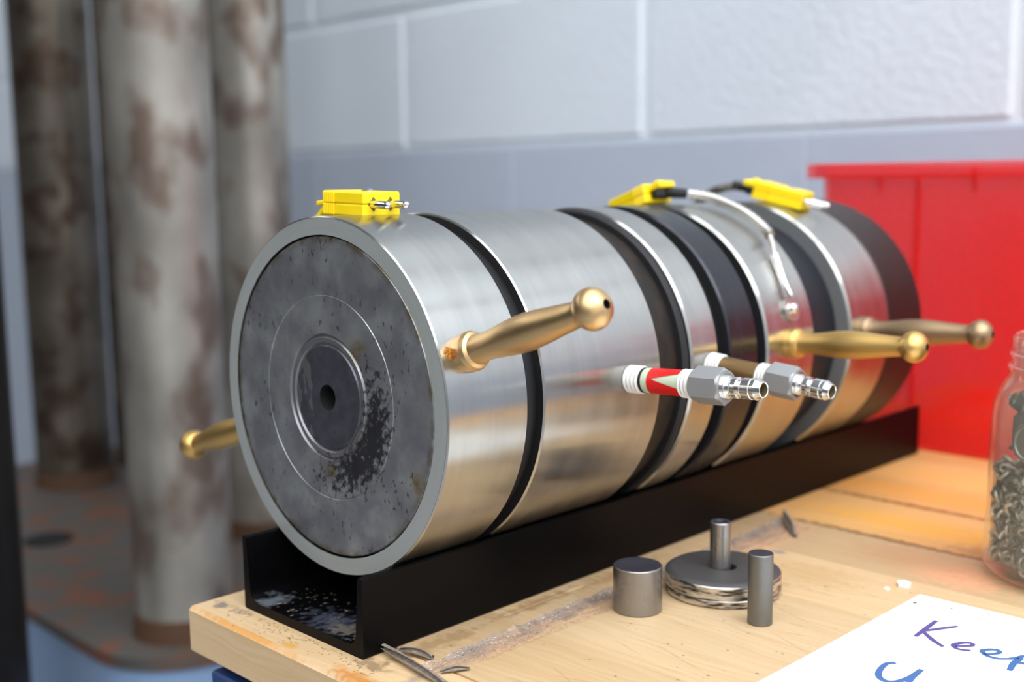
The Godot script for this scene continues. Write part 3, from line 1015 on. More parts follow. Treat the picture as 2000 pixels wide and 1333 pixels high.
func handle(t: Node3D, x: float, deg: float, m: Material) -> void:
	var prof := [Vector2(-0.003, 0.0), Vector2(-0.003, 0.0069), Vector2(-0.001, 0.0076), Vector2(0.0042, 0.0078), Vector2(0.0060, 0.0071), Vector2(0.0064, 0.0066), Vector2(0.0068, 0.0058)]
	for q in [[0.0080, 0.0056], [0.0100, 0.0054], [0.0130, 0.0054], [0.0160, 0.0056], [0.0200, 0.0060], [0.0250, 0.0066], [0.0300, 0.0069], [0.0350, 0.0070], [0.0400, 0.0067], [0.0450, 0.0062], [0.0500, 0.0056], [0.0550, 0.0051], [0.0590, 0.00475], [0.0608, 0.0047]]:
		prof.append(Vector2(q[0], q[1]))
	# the ball, a little flattened, drilled at its end
	var cy := 0.0668
	var a0 := 39.0
	for k in 15:
		var a := deg_to_rad(lerpf(180.0 - a0, 15.0, k / 14.0))
		prof.append(Vector2(cy + 0.0069 * cos(a), 0.0076 * sin(a)))
	prof.append_array([Vector2(0.0735, 0.0018), Vector2(0.066, 0.0018), Vector2(0.066, 0.0)])
	var st := new_st()
	lathe(st, prof, Vector3.ZERO, Basis.IDENTITY, 72, 0.1, 22.0)
	var h := part(t, "handle", st, m)
	h.transform = Transform3D(axis_basis(radial(x, deg) - Vector3(x, YC, 0)).scaled_local(Vector3(1, 0.99, 1)), radial(x, deg))
	h.set_meta("label", "turned brass handle")
	st = new_st()
	lathe(st, [Vector2(0.0732, 0.00176), Vector2(0.0665, 0.00176), Vector2(0.0665, 0.0)], Vector3.ZERO, Basis.IDENTITY, 24)
	part(h, "drilled_hole", st, M.bore)

# a nipple wrapped in thread tape, a hexagon and a grooved quick-connect plug
func fitting(t: Node3D, at: Vector3, dir: Vector3, s: float, labelled: bool) -> void:
	var st := new_st()
	lathe(st, [Vector2(-0.004, 0), Vector2(-0.004, 0.0054), Vector2(0.036 * s, 0.0054), Vector2(0.036 * s, 0)], Vector3.ZERO, Basis.IDENTITY, 40)
	var f := part(t, "pipe_fitting", st, M.label_green if labelled else M.pipe_tan)
	f.transform = Transform3D(axis_basis(dir), at)
	# keep a flat of the hexagon facing -X, towards the open end
	var by := dir.normalized()
	var bx := Vector3(1, 0, 0)
	bx = (bx - by * bx.dot(by)).normalized()
	f.transform.basis = Basis(bx, by, bx.cross(by))
	for q in [[-0.0005, 0.0082], [0.0292, 0.0365]]:
		st = new_st()
		var pr := [Vector2(q[0] * s, 0.0053)]
		var n := 4
		for k in n:
			var y0: float = lerpf(q[0], q[1], float(k) / n) * s
			var y1: float = lerpf(q[0], q[1], float(k + 1) / n) * s
			pr.append(Vector2(y0 + 0.0001, 0.0054))
			pr.append(Vector2((y0 + y1) / 2, 0.0061))
			pr.append(Vector2(y1 - 0.0001, 0.0054))
		pr.append(Vector2(q[1] * s, 0.0053))
		lathe(st, pr, Vector3.ZERO, Basis.IDENTITY, 40, 0.1, 50.0)
		var tp := part(f, "thread_tape", st, M.thread_tape)
		tp.set_meta("label", "white thread tape")
	if labelled:
		st = new_st()
		lathe(st, [Vector2(0.0079, 0.0053), Vector2(0.0079, 0.00556), Vector2(0.0093, 0.00556), Vector2(0.0093, 0.0053)], Vector3.ZERO, Basis.IDENTITY, 40)
		part(f, "seam", st, M.bore)
		# a red band that runs to a point, over the pale green pipe
		st = new_st()
		var seg := 60
		var y0 := 0.0127
		var y1 := 0.0287
		for k in seg:
			var q := []
			var nn := []
			for e in [k, k + 1]:
				var a: float = TAU * e / seg
				# the pale wedge opens towards the hexagon on the side seen from the front
				var da := absf(rad_to_deg(wrapf(a - deg_to_rad(197.0), -PI, PI)))
				var top: float = lerpf(y0 + 0.002, y1, clampf(da / 34.0, 0, 1)) if da < 34.0 else y1
				var w := Vector3(cos(a), 0, sin(a))
				q.append([w * 0.0056 + Vector3(0, y0, 0), w * 0.0056 + Vector3(0, top, 0)])
				nn.append(w)
			tri(st, [q[0][0], q[0][1], q[1][1]], [nn[0], nn[0], nn[1]], [Vector2.ZERO, Vector2.ZERO, Vector2.ZERO])
			tri(st, [q[0][0], q[1][1], q[1][0]], [nn[0], nn[1], nn[1]], [Vector2.ZERO, Vector2.ZERO, Vector2.ZERO])
		var lb := part(f, "band", st, M.label_red)
		lb.set_meta("label", "red label band with a pale pointed wedge")
	# hexagon with turned corners
	st = new_st()
	var hr := 0.0079
	var h0 := 0.0360 * s
	var h1 := 0.0510 * s
	var seg2 := 72
	var rows := [[h0, 0.0060, 0.0], [h0, 0.0068, 0.0], [h0 + 0.0009, 1.0, 1.0], [h1 - 0.0009, 1.0, 1.0], [h1, 0.0068, 0.0], [h1, 0.0, 0.0]]
	var rad_at := func(row: Array, a: float) -> float:
		if row[2] < 0.5:
			return row[1]
		var m := fmod(a + TAU + PI / 6.0, PI / 3.0) - PI / 6.0
		return minf(hr * cos(PI / 6.0) / cos(m), hr)
	for i in rows.size() - 1:
		for k in seg2:
			var p := []
			for e in [[i, k], [i + 1, k], [i + 1, k + 1], [i, k + 1]]:
				var a: float = TAU * e[1] / seg2 + PI / 2 * 0.0
				var rr: float = rad_at.call(rows[e[0]], a)
				p.append(Vector3(cos(a) * rr, rows[e[0]][0], sin(a) * rr))
			var mid := TAU * (k + 0.5) / seg2
			var out := Vector3(cos(mid), 0, sin(mid))
			if i == 0:
				out = Vector3.DOWN
			elif i == 4:
				out = Vector3.UP
			quad(st, p[0], p[1], p[2], p[3], out)
	part(f, "hex_nut", st, M.nut_grey).set_meta("label", "plain grey hexagon nut")
	st = new_st()
	lathe(st, [Vector2(h1 - 0.001, 0.0058), Vector2(h1 + 0.0003, 0.0058), Vector2(h1 + 0.0003, 0.0047), Vector2(0.0525 * s, 0.0047), Vector2(0.0531 * s, 0.0042), Vector2(0.0541 * s, 0.0037), Vector2(0.0551 * s, 0.0040), Vector2(0.0556 * s, 0.0045), Vector2(0.0576 * s, 0.0045), Vector2(0.0579 * s, 0.0036), Vector2(0.0588 * s, 0.0034), Vector2(0.0598 * s, 0.0042), Vector2(0.0602 * s, 0.0044), Vector2(0.0640 * s, 0.0044), Vector2(0.0643 * s, 0.0041), Vector2(0.0650 * s, 0.0041), Vector2(0.0653 * s, 0.0044), Vector2(0.0664 * s, 0.0044), Vector2(0.0680 * s, 0.0036), Vector2(0.0690 * s, 0.0034), Vector2(0.0693 * s, 0.0031), Vector2(0.0690 * s, 0.0027), Vector2(0.060 * s, 0.0026), Vector2(0.060 * s, 0.0)], Vector3.ZERO, Basis.IDENTITY, 48, 0.1, 26.0)
	part(f, "quick_connect_plug", st, M.chrome).set_meta("label", "bright grooved steel plug")
	st = new_st()
	lathe(st, [Vector2(0.0688 * s, 0.00265), Vector2(0.0605 * s, 0.00255), Vector2(0.0605 * s, 0.0)], Vector3.ZERO, Basis.IDENTITY, 32)
	part(f, "plug_bore", st, M.olive_bore)

# ---------------------------------------------------------------- thermocouple connectors
# local axes: pins along +Z, width along X, height along Y, origin under the middle of the body
func connector_body(t: Node3D, s: float) -> void:
	var W := 0.0185 * s
	var L := 0.030 * s
	var T := 0.0100 * s
	for half in [0, 1]:
		var st := new_st()
		var y: float = T * (0.25 + 0.5 * half)
		box(st, Vector3(0, y, L * 0.15), Vector3(W, T * 0.5 - 0.00012, L * 0.70), 0.0006 * s)
		box(st, Vector3(0, y, -L * 0.345), Vector3(W + 0.0006 * s, T * 0.5 - 0.00012 + 0.0003 * s * half, L * 0.30), 0.0007 * s)
		for k in 6:
			box(st, Vector3(0, y, -L * 0.46 + k * 0.0015 * s), Vector3(W + 0.0012 * s, T * 0.5 - 0.0003, 0.0008 * s), 0.0003 * s)
		part(t, "housing", st, M.yellow)
	for sx in [-1.0, 1.0]:
		var st := new_st()
		var x: float = sx * W * 0.245
		prism(st, [Vector2(-0.0026, 0), Vector2(0, -0.0030), Vector2(0.0026, 0), Vector2(0, 0.0030)].map(func(v): return v * s), 0.0002, Vector3(x - 0.0004 * sx, T * 0.5, L * 0.5 - 0.00005))
		part(t, "pin_slot", st, M.yellow_dark)
		st = new_st()
		var r := 0.00165 * s
		lathe(st, [Vector2(-0.002, r), Vector2(0.0098 * s, r), Vector2(0.0108 * s, r * 0.9), Vector2(0.0116 * s, r * 0.6), Vector2(0.0119 * s, 0)], Vector3(x, T * 0.5, L * 0.5), Basis(Vector3.RIGHT, PI / 2), 24, 0.1, 40.0)
		part(t, "pin", st, M.chrome)
	var sc := new_st()
	lathe(sc, [Vector2(-0.001, 0.0026 * s), Vector2(0.0004, 0.0026 * s), Vector2(0.0011, 0.0016 * s), Vector2(0.0013, 0)], Vector3(0, T, L * 0.16), Basis.IDENTITY, 20, 0.1, 50.0)
	part(t, "screw", sc, M.chrome)

func build_connectors() -> void:
	# the first, loose on the front ring
	var t := thing("thermocouple_connector", "yellow two-pin connector without a cable, lying on the front steel ring", "connector", Vector3(0.0455, 0.1712, -0.0098), "yellow thermocouple connectors")
	t.basis = Basis.from_euler(Vector3(0.028, -0.0714, 0), EULER_ORDER_YXZ)
	connector_body(t, 1.027)
	var st := new_st()
	var tilt := Basis(Vector3.RIGHT, -0.62)
	box(st, Vector3(-0.0005, 0.0046, -0.0215), Vector3(0.0135, 0.0022, 0.0065), 0.0005, Basis(Vector3.RIGHT, -0.1))
	box(st, Vector3(-0.0005, 0.0072, -0.0180), Vector3(0.0120, 0.0026, 0.0050), 0.0005)
	part(t, "clamp_cap", st, M.yellow)
	st = new_st()
	box(st, Vector3(0.0, 0.0015, -0.0205), Vector3(0.014, 0.0026, 0.0120), 0.0005, tilt)
	box(st, Vector3(0.0, -0.0016, -0.0265), Vector3(0.013, 0.0014, 0.0040), 0.0004, tilt)
	part(t, "clamp_flap", st, M.yellow)
	st = new_st()
	lathe(st, [Vector2(-0.006, 0), Vector2(-0.006, 0.0012), Vector2(0.003, 0.0012), Vector2(0.003, 0.0021), Vector2(0.0042, 0.0015), Vector2(0.0046, 0)], Vector3(-0.002, 0.0022, -0.0225), Basis(Vector3.RIGHT, -0.5), 18, 0.1, 40.0)
	part(t, "clamp_screw", st, M.chrome)
	# the second, behind the top of the dark ring, with an armoured lead to a lug screwed to the fifth ring
	var t2 := thing("thermocouple_connector", "tilted yellow connector with armoured cable running to a screwed lug", "connector", Vector3(0.2535, 0.1683, -0.0223), "yellow thermocouple connectors")
	t2.basis = Basis(Vector3.UP, 3.0038) * Basis(Vector3.RIGHT, 0.3125)
	connector_body(t2, 1.03)
	var inv := t2.transform.affine_inverse()
	var p0 := Vector3(0.2580, 0.1772, 0.0068)
	tail(t2, inv * p0)
	cable(t2, [p0, Vector3(0.2625, 0.1758, 0.0147), Vector3(0.2648, 0.1730, 0.0239), Vector3(0.2658, 0.1665, 0.0390), Vector3(0.2661, 0.1588, 0.0504), Vector3(0.2641, 0.1553, 0.0546)], inv)
	st = new_st()
	tube(st, [Vector3(0.2641, 0.1553, 0.0546), Vector3(0.2612, 0.1500, 0.0585), Vector3(0.2583, 0.1443, 0.0616)].map(func(v): return inv * v), [0.0017, 0.0015, 0.0013], 12)
	part(t2, "wire", st, M.braid).set_meta("label", "bare pale wire below the armour")
	st = new_st()
	tube(st, [Vector3(0.2588, 0.1455, 0.0612), Vector3(0.2570, 0.1400, 0.0645), Vector3(0.2552, 0.1325, 0.0690), Vector3(0.2560, 0.1250, 0.0730)].map(func(v): return inv * v), [0.0023, 0.0024, 0.0019, 0.0013], 14)
	part(t2, "crimp", st, M.chrome)
	var c := radial(0.2568, 16.5, R + 0.0002)
	var lb := Transform3D(axis_basis(c - Vector3(0.2568, YC, 0)), c)
	st = new_st()
	lathe(st, [Vector2(0, 0.002), Vector2(0, 0.0066), Vector2(0.0013, 0.0066), Vector2(0.0013, 0.002)], inv * lb.origin, inv.basis * lb.basis, 32)
	part(t2, "lug", st, M.braid)
	st = new_st()
	lathe(st, [Vector2(0.0, 0.0041), Vector2(0.0016, 0.0041), Vector2(0.0016, 0.0031), Vector2(0.0024, 0.0031), Vector2(0.0036, 0.0026), Vector2(0.0044, 0.0015), Vector2(0.0046, 0)], inv * lb.origin, inv.basis * lb.basis, 28, 0.1, 45.0)
	part(t2, "lug_screw", st, M.chrome)
	# the third, on the sixth ring, pins towards the camera's right
	var t3 := thing("thermocouple_connector", "yellow connector on the farthest steel ring, pins pointing at the red bin", "connector", Vector3(0.3385, 0.1702, 0.0145), "yellow thermocouple connectors")
	t3.basis = Basis(Vector3.UP, 0.2) * Basis(Vector3.RIGHT, 0.24)
	connector_body(t3, 1.03)
	inv = t3.transform.affine_inverse()
	p0 = t3.transform * Vector3(0, 0.0040, -0.0285)
	tail(t3, inv * p0)
	cable(t3, [p0, p0 + Vector3(-0.001, -0.0010, -0.010), p0 + Vector3(0.002, -0.0045, -0.022), p0 + Vector3(0.001, -0.014, -0.036), p0 + Vector3(-0.004, -0.030, -0.052)], inv)

func tail(t: Node3D, boot_end: Vector3) -> void:
	var st := new_st()
	box(st, Vector3(0, 0.0076, -0.0195), Vector3(0.0120, 0.0034, 0.0085), 0.0006)
	box(st, Vector3(0, 0.0098, -0.0178), Vector3(0.0070, 0.0024, 0.0036), 0.0006)
	part(t, "clamp_cap", st, M.yellow)
	st = new_st()
	box(st, Vector3(0, 0.0036, -0.0182), Vector3(0.0124, 0.0046, 0.0060), 0.0006)
	part(t, "clamp_base", st, M.rubber)
	st = new_st()
	lathe(st, [Vector2(0, 0), Vector2(0, 0.0026), Vector2(0.0008, 0.0030), Vector2(0.0150, 0.0027), Vector2(0.0154, 0.0)], Vector3(0, 0.0050, -0.0165), axis_basis(boot_end - Vector3(0, 0.0050, -0.0165)), 24)
	part(t, "boot", st, M.rubber)

func cable(t: Node3D, pts: Array, inv: Transform3D) -> void:
	var p := bez(pts, 0.00052)
	var rad := []
	for i in p.size():
		p[i] = inv * p[i]
		rad.append(0.0022 + 0.0007 * absf(sin(i * PI / 6.0)))
	var st := new_st()
	tube(st, p, rad, 12)
	part(t, "armoured_cable", st, M.braid).set_meta("label", "wound metal armour of the cable")

# ---------------------------------------------------------------- loose steel pieces on the bench
func build_small_steel() -> void:
	var st := new_st()
	var t := thing("steel_slug", "short squat steel slug standing nearest the black channel", "slug", Vector3(0.1159, 0, 0.0853))
	lathe(st, [Vector2(0, 0), Vector2(0, 0.0102), Vector2(0.0004, 0.0106), Vector2(0.0196, 0.0106), Vector2(0.0200, 0.0102)], Vector3.ZERO, Basis.IDENTITY, 72, 0.1, 25.0)
	part(t, "body", st, M.slug)
	st = new_st()
	lathe(st, [Vector2(0.0200, 0.0102), Vector2(0.0199, 0.0075), Vector2(0.0196, 0.0068), Vector2(0.0196, 0)], Vector3.ZERO, Basis.IDENTITY, 72, 0.1, 25.0)
	part(t, "end_face", st, M.end_dark_reflection).set_meta("label", "dished end face with a dark reflection put into its colour")
	t = thing("steel_disc", "thick worn steel disc with a hole, lying flat behind the pins", "disc", Vector3(0.1612, 0, 0.0982))
	st = new_st()
	lathe(st, [Vector2(0.0, 0.005), Vector2(0, 0.0252), Vector2(0.0008, 0.0260), Vector2(0.0034, 0.0260), Vector2(0.0038, 0.0256), Vector2(0.0042, 0.0260), Vector2(0.0092, 0.0260), Vector2(0.0098, 0.0256)], Vector3.ZERO, Basis.IDENTITY, 96, 0.02, 25.0)
	part(t, "rim", st, M.disc_side).set_meta("label", "scuffed bright rim")
	st = new_st()
	lathe(st, [Vector2(0.0098, 0.0256), Vector2(0.0108, 0.0240), Vector2(0.0110, 0.0225), Vector2(0.0110, 0.0064), Vector2(0.0106, 0.0060), Vector2(0.001, 0.0060), Vector2(0.001, 0)], Vector3.ZERO, Basis.IDENTITY, 96, 0.1, 25.0)
	part(t, "top_face", st, M.disc_top)
	st = new_st()
	lathe(st, [Vector2(0.0012, 0), Vector2(0.0012, 0.0047), Vector2(0.0316, 0.0047), Vector2(0.0321, 0.0044)], Vector3.ZERO, Basis.IDENTITY, 48, 0.1, 25.0)
	t = thing("steel_pin", "steel pin standing upright in the hole of the disc", "pin", Vector3(0.1600, 0, 0.0976))
	part(t, "body", st, M.slug)
	st = new_st()
	lathe(st, [Vector2(0.0321, 0.0044), Vector2(0.0320, 0.0030), Vector2(0.0312, 0.0027), Vector2(0.0312, 0)], Vector3.ZERO, Basis.IDENTITY, 48, 0.1, 25.0)
	part(t, "end_face", st, M.end_dark_reflection)
	st = new_st()
	lathe(st, [Vector2(0, 0), Vector2(0, 0.0050), Vector2(0.0003, 0.0052), Vector2(0.0300, 0.0052), Vector2(0.0304, 0.0049)], Vector3.ZERO, Basis.IDENTITY, 48, 0.1, 25.0)
	t = thing("steel_pin", "tall dull grey steel pin standing in front of the disc", "pin", Vector3(0.1382, 0, 0.1327))
	part(t, "body", st, M.pin_steel)
	st = new_st()
	lathe(st, [Vector2(0.0304, 0.0049), Vector2(0.0304, 0)], Vector3.ZERO, Basis.IDENTITY, 48, 0.1, 25.0)
	part(t, "end_face", st, M.end_dark_reflection)

# ---------------------------------------------------------------- jar
func build_jar() -> void:
	var at := Vector3(0.283, 0, 0.2064)
	var t := thing("glass_jar", "dusty clear glass jar without a lid, filled with metal shavings", "jar", at)
	var st := new_st()
	lathe(st, [Vector2(0.0012, 0.0), Vector2(0.0004, 0.026), Vector2(0.0006, 0.031), Vector2(0.0030, 0.0362), Vector2(0.0070, 0.0386), Vector2(0.0120, 0.0390), Vector2(0.0180, 0.0380), Vector2(0.0260, 0.0375), Vector2(0.0740, 0.0368), Vector2(0.0820, 0.0358), Vector2(0.0880, 0.0336), Vector2(0.0920, 0.0310), Vector2(0.0945, 0.0296), Vector2(0.0965, 0.0292), Vector2(0.0968, 0.0306), Vector2(0.0985, 0.0308), Vector2(0.0990, 0.0292), Vector2(0.1025, 0.0291), Vector2(0.1030, 0.0302), Vector2(0.1042, 0.0302), Vector2(0.1048, 0.0289), Vector2(0.1115, 0.0287), Vector2(0.1128, 0.0280), Vector2(0.1120, 0.0268)], Vector3.ZERO, Basis.IDENTITY, 72, 0.1, 50.0)
	part(t, "outer_wall", st, M.jar_glass)
	st = new_st()
	lathe(st, [Vector2(0.1120, 0.0268), Vector2(0.0960, 0.0266), Vector2(0.0900, 0.0300), Vector2(0.0840, 0.0330), Vector2(0.0740, 0.0346), Vector2(0.0120, 0.0352), Vector2(0.0055, 0.0330), Vector2(0.0040, 0.028), Vector2(0.0040, 0.0)].map(func(v): return v), Vector3.ZERO, Basis.IDENTITY, 72, 0.1, 50.0)
	part(t, "inner_wall", st, M.jar_dust)
	# contents: curled shavings below, dark lumps above
	var curl := new_st()
	var pts := []
	for k in 15:
		var a := TAU * 0.85 * k / 14.0
		pts.append(Vector3(cos(a) * 0.0034, 0.0006 * k / 14.0, sin(a) * 0.0034 * 0.8))
	tube(curl, pts, 0.0009, 6)
	var mm := MultiMesh.new()
	mm.transform_format = MultiMesh.TRANSFORM_3D
	mm.use_colors = true
	mm.mesh = curl.commit()
	var g := RandomNumberGenerator.new()
	g.seed = 17
	mm.instance_count = 900
	for i in mm.instance_count:
		var r := 0.0325 * sqrt(g.randf_range(0.72, 1.0))
		var a := g.randf() * TAU
		var b := Basis.from_euler(Vector3(g.randf() * TAU, g.randf() * TAU, g.randf() * TAU)).scaled(Vector3.ONE * g.randf_range(0.55, 1.25))
		var y := g.randf_range(0.008, 0.05)
		mm.set_instance_transform(i, Transform3D(b, Vector3(cos(a) * r, y, sin(a) * r)))
		var v := pow(g.randf(), 1.6) * 1.15 + 0.08
		mm.set_instance_color(i, Color(v, v * 0.97, v * 0.92))
	var mi := MultiMeshInstance3D.new()
	mi.name = "metal_shavings"
	mi.multimesh = mm
	mi.material_override = M.shaving
	mi.position = at
	add_child(mi, true)
	tag(mi, "curled bright metal shavings packed in the lower part of the jar", "shavings")
	mi.set_meta("kind", "stuff")
	# dark lumps
	var f := noise(131, 90.0, 2)
	for i in 40:
		st = new_st()
		# a broken chip: a box with its corners knocked about
		var rr := g.randf_range(0.0055, 0.0095)
		var cs := []
		for k in 8:
			var v := Vector3(1 if k & 1 else -1, 1 if k & 2 else -1, 1 if k & 4 else -1)
			cs.append(v * rr * Vector3(g.randf_range(0.45, 1.0), g.randf_range(0.3, 0.75), g.randf_range(0.45, 1.0)))
		for fc in [[0, 1, 3, 2], [4, 5, 7, 6], [0, 1, 5, 4], [2, 3, 7, 6], [0, 2, 6, 4], [1, 3, 7, 5]]:
			var mid: Vector3 = (cs[fc[0]] + cs[fc[1]] + cs[fc[2]] + cs[fc[3]]) / 4.0
			var hub := mid * 1.12
			for k in 4:
				var n: Vector3 = (cs[fc[k]] - hub).cross(cs[fc[(k + 1) % 4]] - hub).normalized()
				if n.dot(mid) < 0.0:
					n = -n
				tri(st, [hub, cs[fc[k]], cs[fc[(k + 1) % 4]]], [n, n, n], [Vector2.ZERO, Vector2.ZERO, Vector2.ZERO])
		var a := g.randf() * TAU if i > 15 else deg_to_rad(90.0 + 150.0 * (i / 15.0))
		var r := g.randf_range(0.010, 0.0225) if i > 15 else 0.0245
		var o := single("metal_lump", st, M.lump, "dark metal lump among the scrap inside the glass jar", "scrap", "metal lumps in the jar")
		o.position = at + Vector3(cos(a) * r, 0.044 + (i % 5) * 0.0095, sin(a) * r)
		o.basis = Basis.from_euler(Vector3(g.randf() * 6, g.randf() * 6, g.randf() * 6)).scaled(Vector3(1, 0.9, 0.95))
	st = new_st()
	lathe(st, [Vector2(0, 0.0), Vector2(0, 0.0088), Vector2(0.0005, 0.0093), Vector2(0.0018, 0.0093), Vector2(0.0022, 0.0088), Vector2(0.0022, 0.0078), Vector2(0.0016, 0.0074), Vector2(0.0016, 0)], Vector3.ZERO, Basis.IDENTITY, 40)
	var dd := single("scrap_disc", st, M.slug, "round grey steel disc pressed against the inside of the jar", "disc")
	var toward := Vector3(CAM_POS.x - at.x, 0, CAM_POS.z - at.z).normalized().rotated(Vector3.UP, -0.62)
	dd.transform = Transform3D(axis_basis(toward + Vector3(0, 0.12, 0)), at + toward * 0.0305 + Vector3(0, 0.067, 0))

# ---------------------------------------------------------------- paper sign
func build_paper() -> void:
	var t := thing("paper_sign", "white sheet with handwritten blue marker words at the bench front", "sign", Vector3(0.2145, 0, 0.1665))
	# the sheet's corner is the origin; it runs to -X and +Z
	t.rotation.y = 0.0
	var st := new_st()
	var L := 0.1900
	var Wd := 0.2460
	var y := 0.0004
	quad(st, Vector3(0, y, 0), Vector3(0.0075, y, Wd), Vector3(-L, y, Wd), Vector3(-L, y, -0.0025), Vector3.UP, [Vector2(0, 0), Vector2(0, 1), Vector2(1, 1), Vector2(1, 0)])
	quad(st, Vector3(0, 0.0001, 0), Vector3(0.0075, 0.0001, Wd), Vector3(-L, 0.0001, Wd), Vector3(-L, 0.0001, -0.0025), Vector3.DOWN, [Vector2(0, 0), Vector2(0, 1), Vector2(1, 1), Vector2(1, 0)])
	quad(st, Vector3(0, y, 0), Vector3(-L, y, -0.0025), Vector3(-L, 0.0001, -0.0025), Vector3(0, 0.0001, 0), Vector3(0, 0, -1))
	quad(st, Vector3(0, y, 0), Vector3(0.0075, y, Wd), Vector3(0.0075, 0.0001, Wd), Vector3(0, 0.0001, 0), Vector3(1, 0, 0))
	part(t, "sheet", st, M.paper)
	# strokes in bench coordinates (x, z)
	var w := 0.0011
	letter(t, "letter_k", [[Vector2(0.1895, 0.1857), Vector2(0.1672, 0.1871)], [Vector2(0.1742, 0.1866), Vector2(0.1815, 0.1905), Vector2(0.1893, 0.1949)], [Vector2(0.1745, 0.1869), Vector2(0.1687, 0.1935), Vector2(0.1647, 0.1998)]], w, M.ink_purple)
	letter(t, "letter_e", [[Vector2(0.1686, 0.2029), Vector2(0.1707, 0.2052), Vector2(0.1736, 0.2076), Vector2(0.1755, 0.2063), Vector2(0.1737, 0.2038), Vector2(0.1693, 0.2020), Vector2(0.1668, 0.2042), Vector2(0.1669, 0.2068), Vector2(0.1685, 0.2093)]], w, M.ink_purple)
	letter(t, "letter_e", [[Vector2(0.1690, 0.2140), Vector2(0.1698, 0.2161), Vector2(0.1736, 0.2182), Vector2(0.1758, 0.2167), Vector2(0.1743, 0.2142), Vector2(0.1711, 0.2127), Vector2(0.1679, 0.2159), Vector2(0.1679, 0.2200), Vector2(0.1706, 0.2234)]], w, M.ink_blue)
	letter(t, "letter_p", [[Vector2(0.1706, 0.2234), Vector2(0.1741, 0.2262), Vector2(0.1673, 0.2263), Vector2(0.1596, 0.2278)], [Vector2(0.1741, 0.2253), Vector2(0.1773, 0.2269), Vector2(0.1765, 0.2297), Vector2(0.1711, 0.2303), Vector2(0.1689, 0.2262)]], w * 1.2, M.ink_blue)
	letter(t, "letter_u", [[Vector2(0.1375, 0.1936), Vector2(0.1338, 0.1914), Vector2(0.1246, 0.1932), Vector2(0.1200, 0.1969), Vector2(0.1208, 0.2011), Vector2(0.1278, 0.2034), Vector2(0.1384, 0.2035)], [Vector2(0.1384, 0.2035), Vector2(0.1290, 0.2042), Vector2(0.1210, 0.2062)]], w * 1.2, M.ink_blue)
	for q in [[0.2031, 0.1696, 0.0010], [0.2073, 0.1841, 0.0006], [0.2112, 0.1986, 0.0004]]:
		st = new_st()
		lathe(st, [Vector2(0.0004, 0), Vector2(0.0004, q[2]), Vector2(0.0005, q[2] * 0.8), Vector2(0.00055, 0)], Vector3(q[0], 0, q[1]) - t.position, Basis.IDENTITY, 12)
		part(t, "ink_dot", st, M.rubber)

func letter(t: Node3D, called: String, strokes: Array, w: float, m: Material) -> void:
	var st := new_st()
	var lift := 0.00043
	for s in strokes:
		var c := Curve2D.new()
		for i in s.size():
			var d: Vector2 = (s[mini(i + 1, s.size() - 1)] - s[maxi(i - 1, 0)]) / 6.0
			c.add_point(s[i], -d, d)
		var n := maxi(6, int(c.get_baked_length() / 0.0006))
		var prev := []
		for i in n + 1:
			var p := c.sample_baked(c.get_baked_length() * i / n, true)
			var q := c.sample_baked(minf(c.get_baked_length() * i / n + 0.0004, c.get_baked_length()), true)
			if i == n:
				q = p + (p - c.sample_baked(c.get_baked_length() - 0.0004, true))
			var side := (q - p).normalized().orthogonal() * w * (0.75 + 0.25 * sin(PI * i / n))
			var a := Vector3(p.x + side.x, lift, p.y + side.y) - t.position
			var b := Vector3(p.x - side.x, lift, p.y - side.y) - t.position
			if i > 0:
				quad(st, prev[0], a, b, prev[1], Vector3.UP)
			prev = [a, b]
		lift += 0.00001
	part(t, called, st, m)

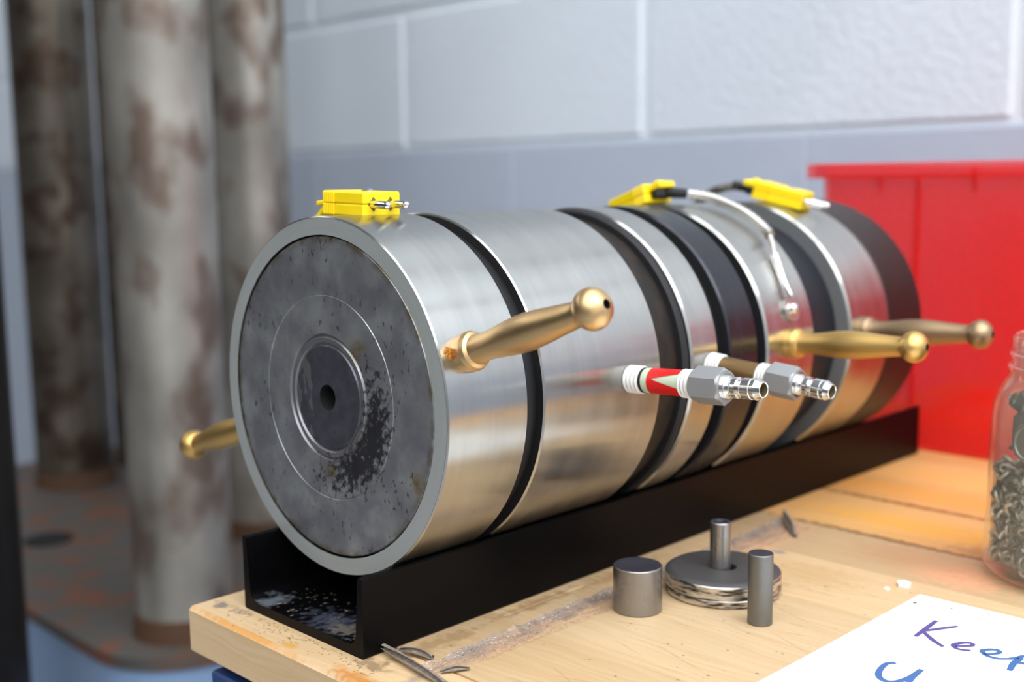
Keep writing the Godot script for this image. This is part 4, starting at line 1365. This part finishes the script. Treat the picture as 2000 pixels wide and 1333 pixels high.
# ---------------------------------------------------------------- tape and scraps on the bench
func build_bench_litter() -> void:
	# a strip of dirty clear tape that runs along the channel, its far edge lifted
	var st := new_st()
	var n := 60
	var rows := 8
	var f := noise(141, 14.0, 2)
	var P := func(i: int, k: int) -> Vector3:
		var u := float(i) / n
		var v := float(k) / rows
		var x := lerpf(0.008, 0.272, u)
		var far := lerpf(0.0655, 0.0600, u) + 0.0006 * f.get_noise_2d(u * 3.0, 0)
		var near := lerpf(0.0770, 0.0785, u) + 0.0015 * f.get_noise_2d(u * 2.0, 4)
		if u < 0.10:
			near = lerpf(far + 0.006, near, u / 0.10)
		var lift := 0.0002 + 0.0030 * pow(maxf(0, 1.0 - v * 2.2), 1.5) * (0.7 + 0.5 * f.get_noise_2d(u * 5.0, 9)) + 0.0004 * absf(f.get_noise_2d(u * 9.0, v * 3.0))
		return Vector3(x, lift, lerpf(far, near, v))
	for i in n:
		for k in rows:
			quad(st, P.call(i, k), P.call(i + 1, k), P.call(i + 1, k + 1), P.call(i, k + 1), Vector3.UP, [Vector2(float(i) / n, float(k) / rows), Vector2(float(i + 1) / n, float(k) / rows), Vector2(float(i + 1) / n, float(k + 1) / rows), Vector2(float(i) / n, float(k + 1) / rows)])
	single("plastic_film", st, M.film, "long strip of dirty clear tape on the bench along the channel", "tape")
	scroll("tape_curl", [Vector3(0.0100, 0.0030, 0.0400), Vector3(0.0088, 0.0024, 0.0520), Vector3(0.0070, 0.0022, 0.0650), Vector3(0.0055, 0.0018, 0.0780), Vector3(0.0040, 0.0016, 0.0880)], [0.0013, 0.0020, 0.0019, 0.0018, 0.0015], "grey curl of dirty tape at the channel's front corner")
	scroll("tape_curl", [Vector3(0.0135, 0.0022, 0.0470), Vector3(0.0165, 0.0022, 0.0545), Vector3(0.0180, 0.0014, 0.0620)], [0.0012, 0.0018, 0.0013], "short grey tape curl between the channel and the clear strip")
	scroll("tape_curl", [Vector3(0.0120, 0.0012, 0.0735), Vector3(0.0175, 0.0014, 0.0765), Vector3(0.0220, 0.0008, 0.0790)], [0.0008, 0.0014, 0.0006], "thin dark tape curl at the near edge of the clear strip")
	scroll("tape_curl", [Vector3(0.2745, 0.0055, 0.0600), Vector3(0.2640, 0.0030, 0.0700), Vector3(0.2510, 0.0010, 0.0815)], [0.0012, 0.0022, 0.0010], "grey tape curl lying beyond the steel disc")
	for q in [[0.2209, 0.1557, 0.0040, 0.5, "larger torn white paper scrap beside the handwritten sheet"], [0.2114, 0.1523, 0.0017, 0.1, "tiny white paper crumb beside the handwritten sheet"]]:
		st = new_st()
		var r: float = q[2]
		prism(st, [Vector2(-r, -r * 0.5), Vector2(r * 0.2, -r * 0.8), Vector2(r, -r * 0.1), Vector2(r * 0.5, r * 0.7), Vector2(-r * 0.6, r * 0.6)], r * 0.35, Vector3.ZERO, Basis(Vector3.RIGHT, -PI / 2))
		var o := single("paper_scrap", st, M.paper_bit, q[4], "paper scrap")
		o.position = Vector3(q[0], 0.0001, q[1])
		o.rotation.y = q[3]

# a ribbon of tape curled lengthwise: an open rolled strip with its own thickness
func scroll(called: String, pts: Array, rad: Array, label: String) -> void:
	var p := bez(pts, 0.001)
	var n := p.size()
	var seg := 14
	var th := 0.00025
	var st := new_st()
	var b := axis_basis(p[1] - p[0])
	var rings := []
	for i in n:
		var u := float(i) / (n - 1) * (rad.size() - 1)
		var k := mini(int(u), rad.size() - 2)
		var r: float = lerpf(rad[k], rad[k + 1], u - k)
		var d: Vector3 = (p[mini(i + 1, n - 1)] - p[maxi(i - 1, 0)]).normalized()
		var side := d.cross(Vector3.UP).normalized()
		var up := side.cross(d)
		var turn := 0.5 + 1.3 * sin(3.0 * i / n)
		var ring := []
		for j in seg + 1:
			var a := turn + TAU * 0.80 * j / seg
			var w := side * cos(a) + up * sin(a) * 0.7
			ring.append([p[i] + w * r, p[i] + w * (r - th)])
		rings.append(ring)
	for i in n - 1:
		for j in seg:
			var mid: Vector3 = (rings[i][j][0] - rings[i][j][1])
			var t := [Vector2(i * 0.03, j * 0.05), Vector2(i * 0.03 + 0.03, j * 0.05), Vector2(i * 0.03 + 0.03, j * 0.05 + 0.05), Vector2(i * 0.03, j * 0.05 + 0.05)]
			quad(st, rings[i][j][0], rings[i + 1][j][0], rings[i + 1][j + 1][0], rings[i][j + 1][0], mid, t)
			quad(st, rings[i][j][1], rings[i + 1][j][1], rings[i + 1][j + 1][1], rings[i][j + 1][1], -mid, t)
		for j in [0, seg]:
			quad(st, rings[i][j][0], rings[i + 1][j][0], rings[i + 1][j][1], rings[i][j][1], rings[i][j][0] - rings[i][seg / 2][0])
	single(called, st, M.film_curl, label, "tape")
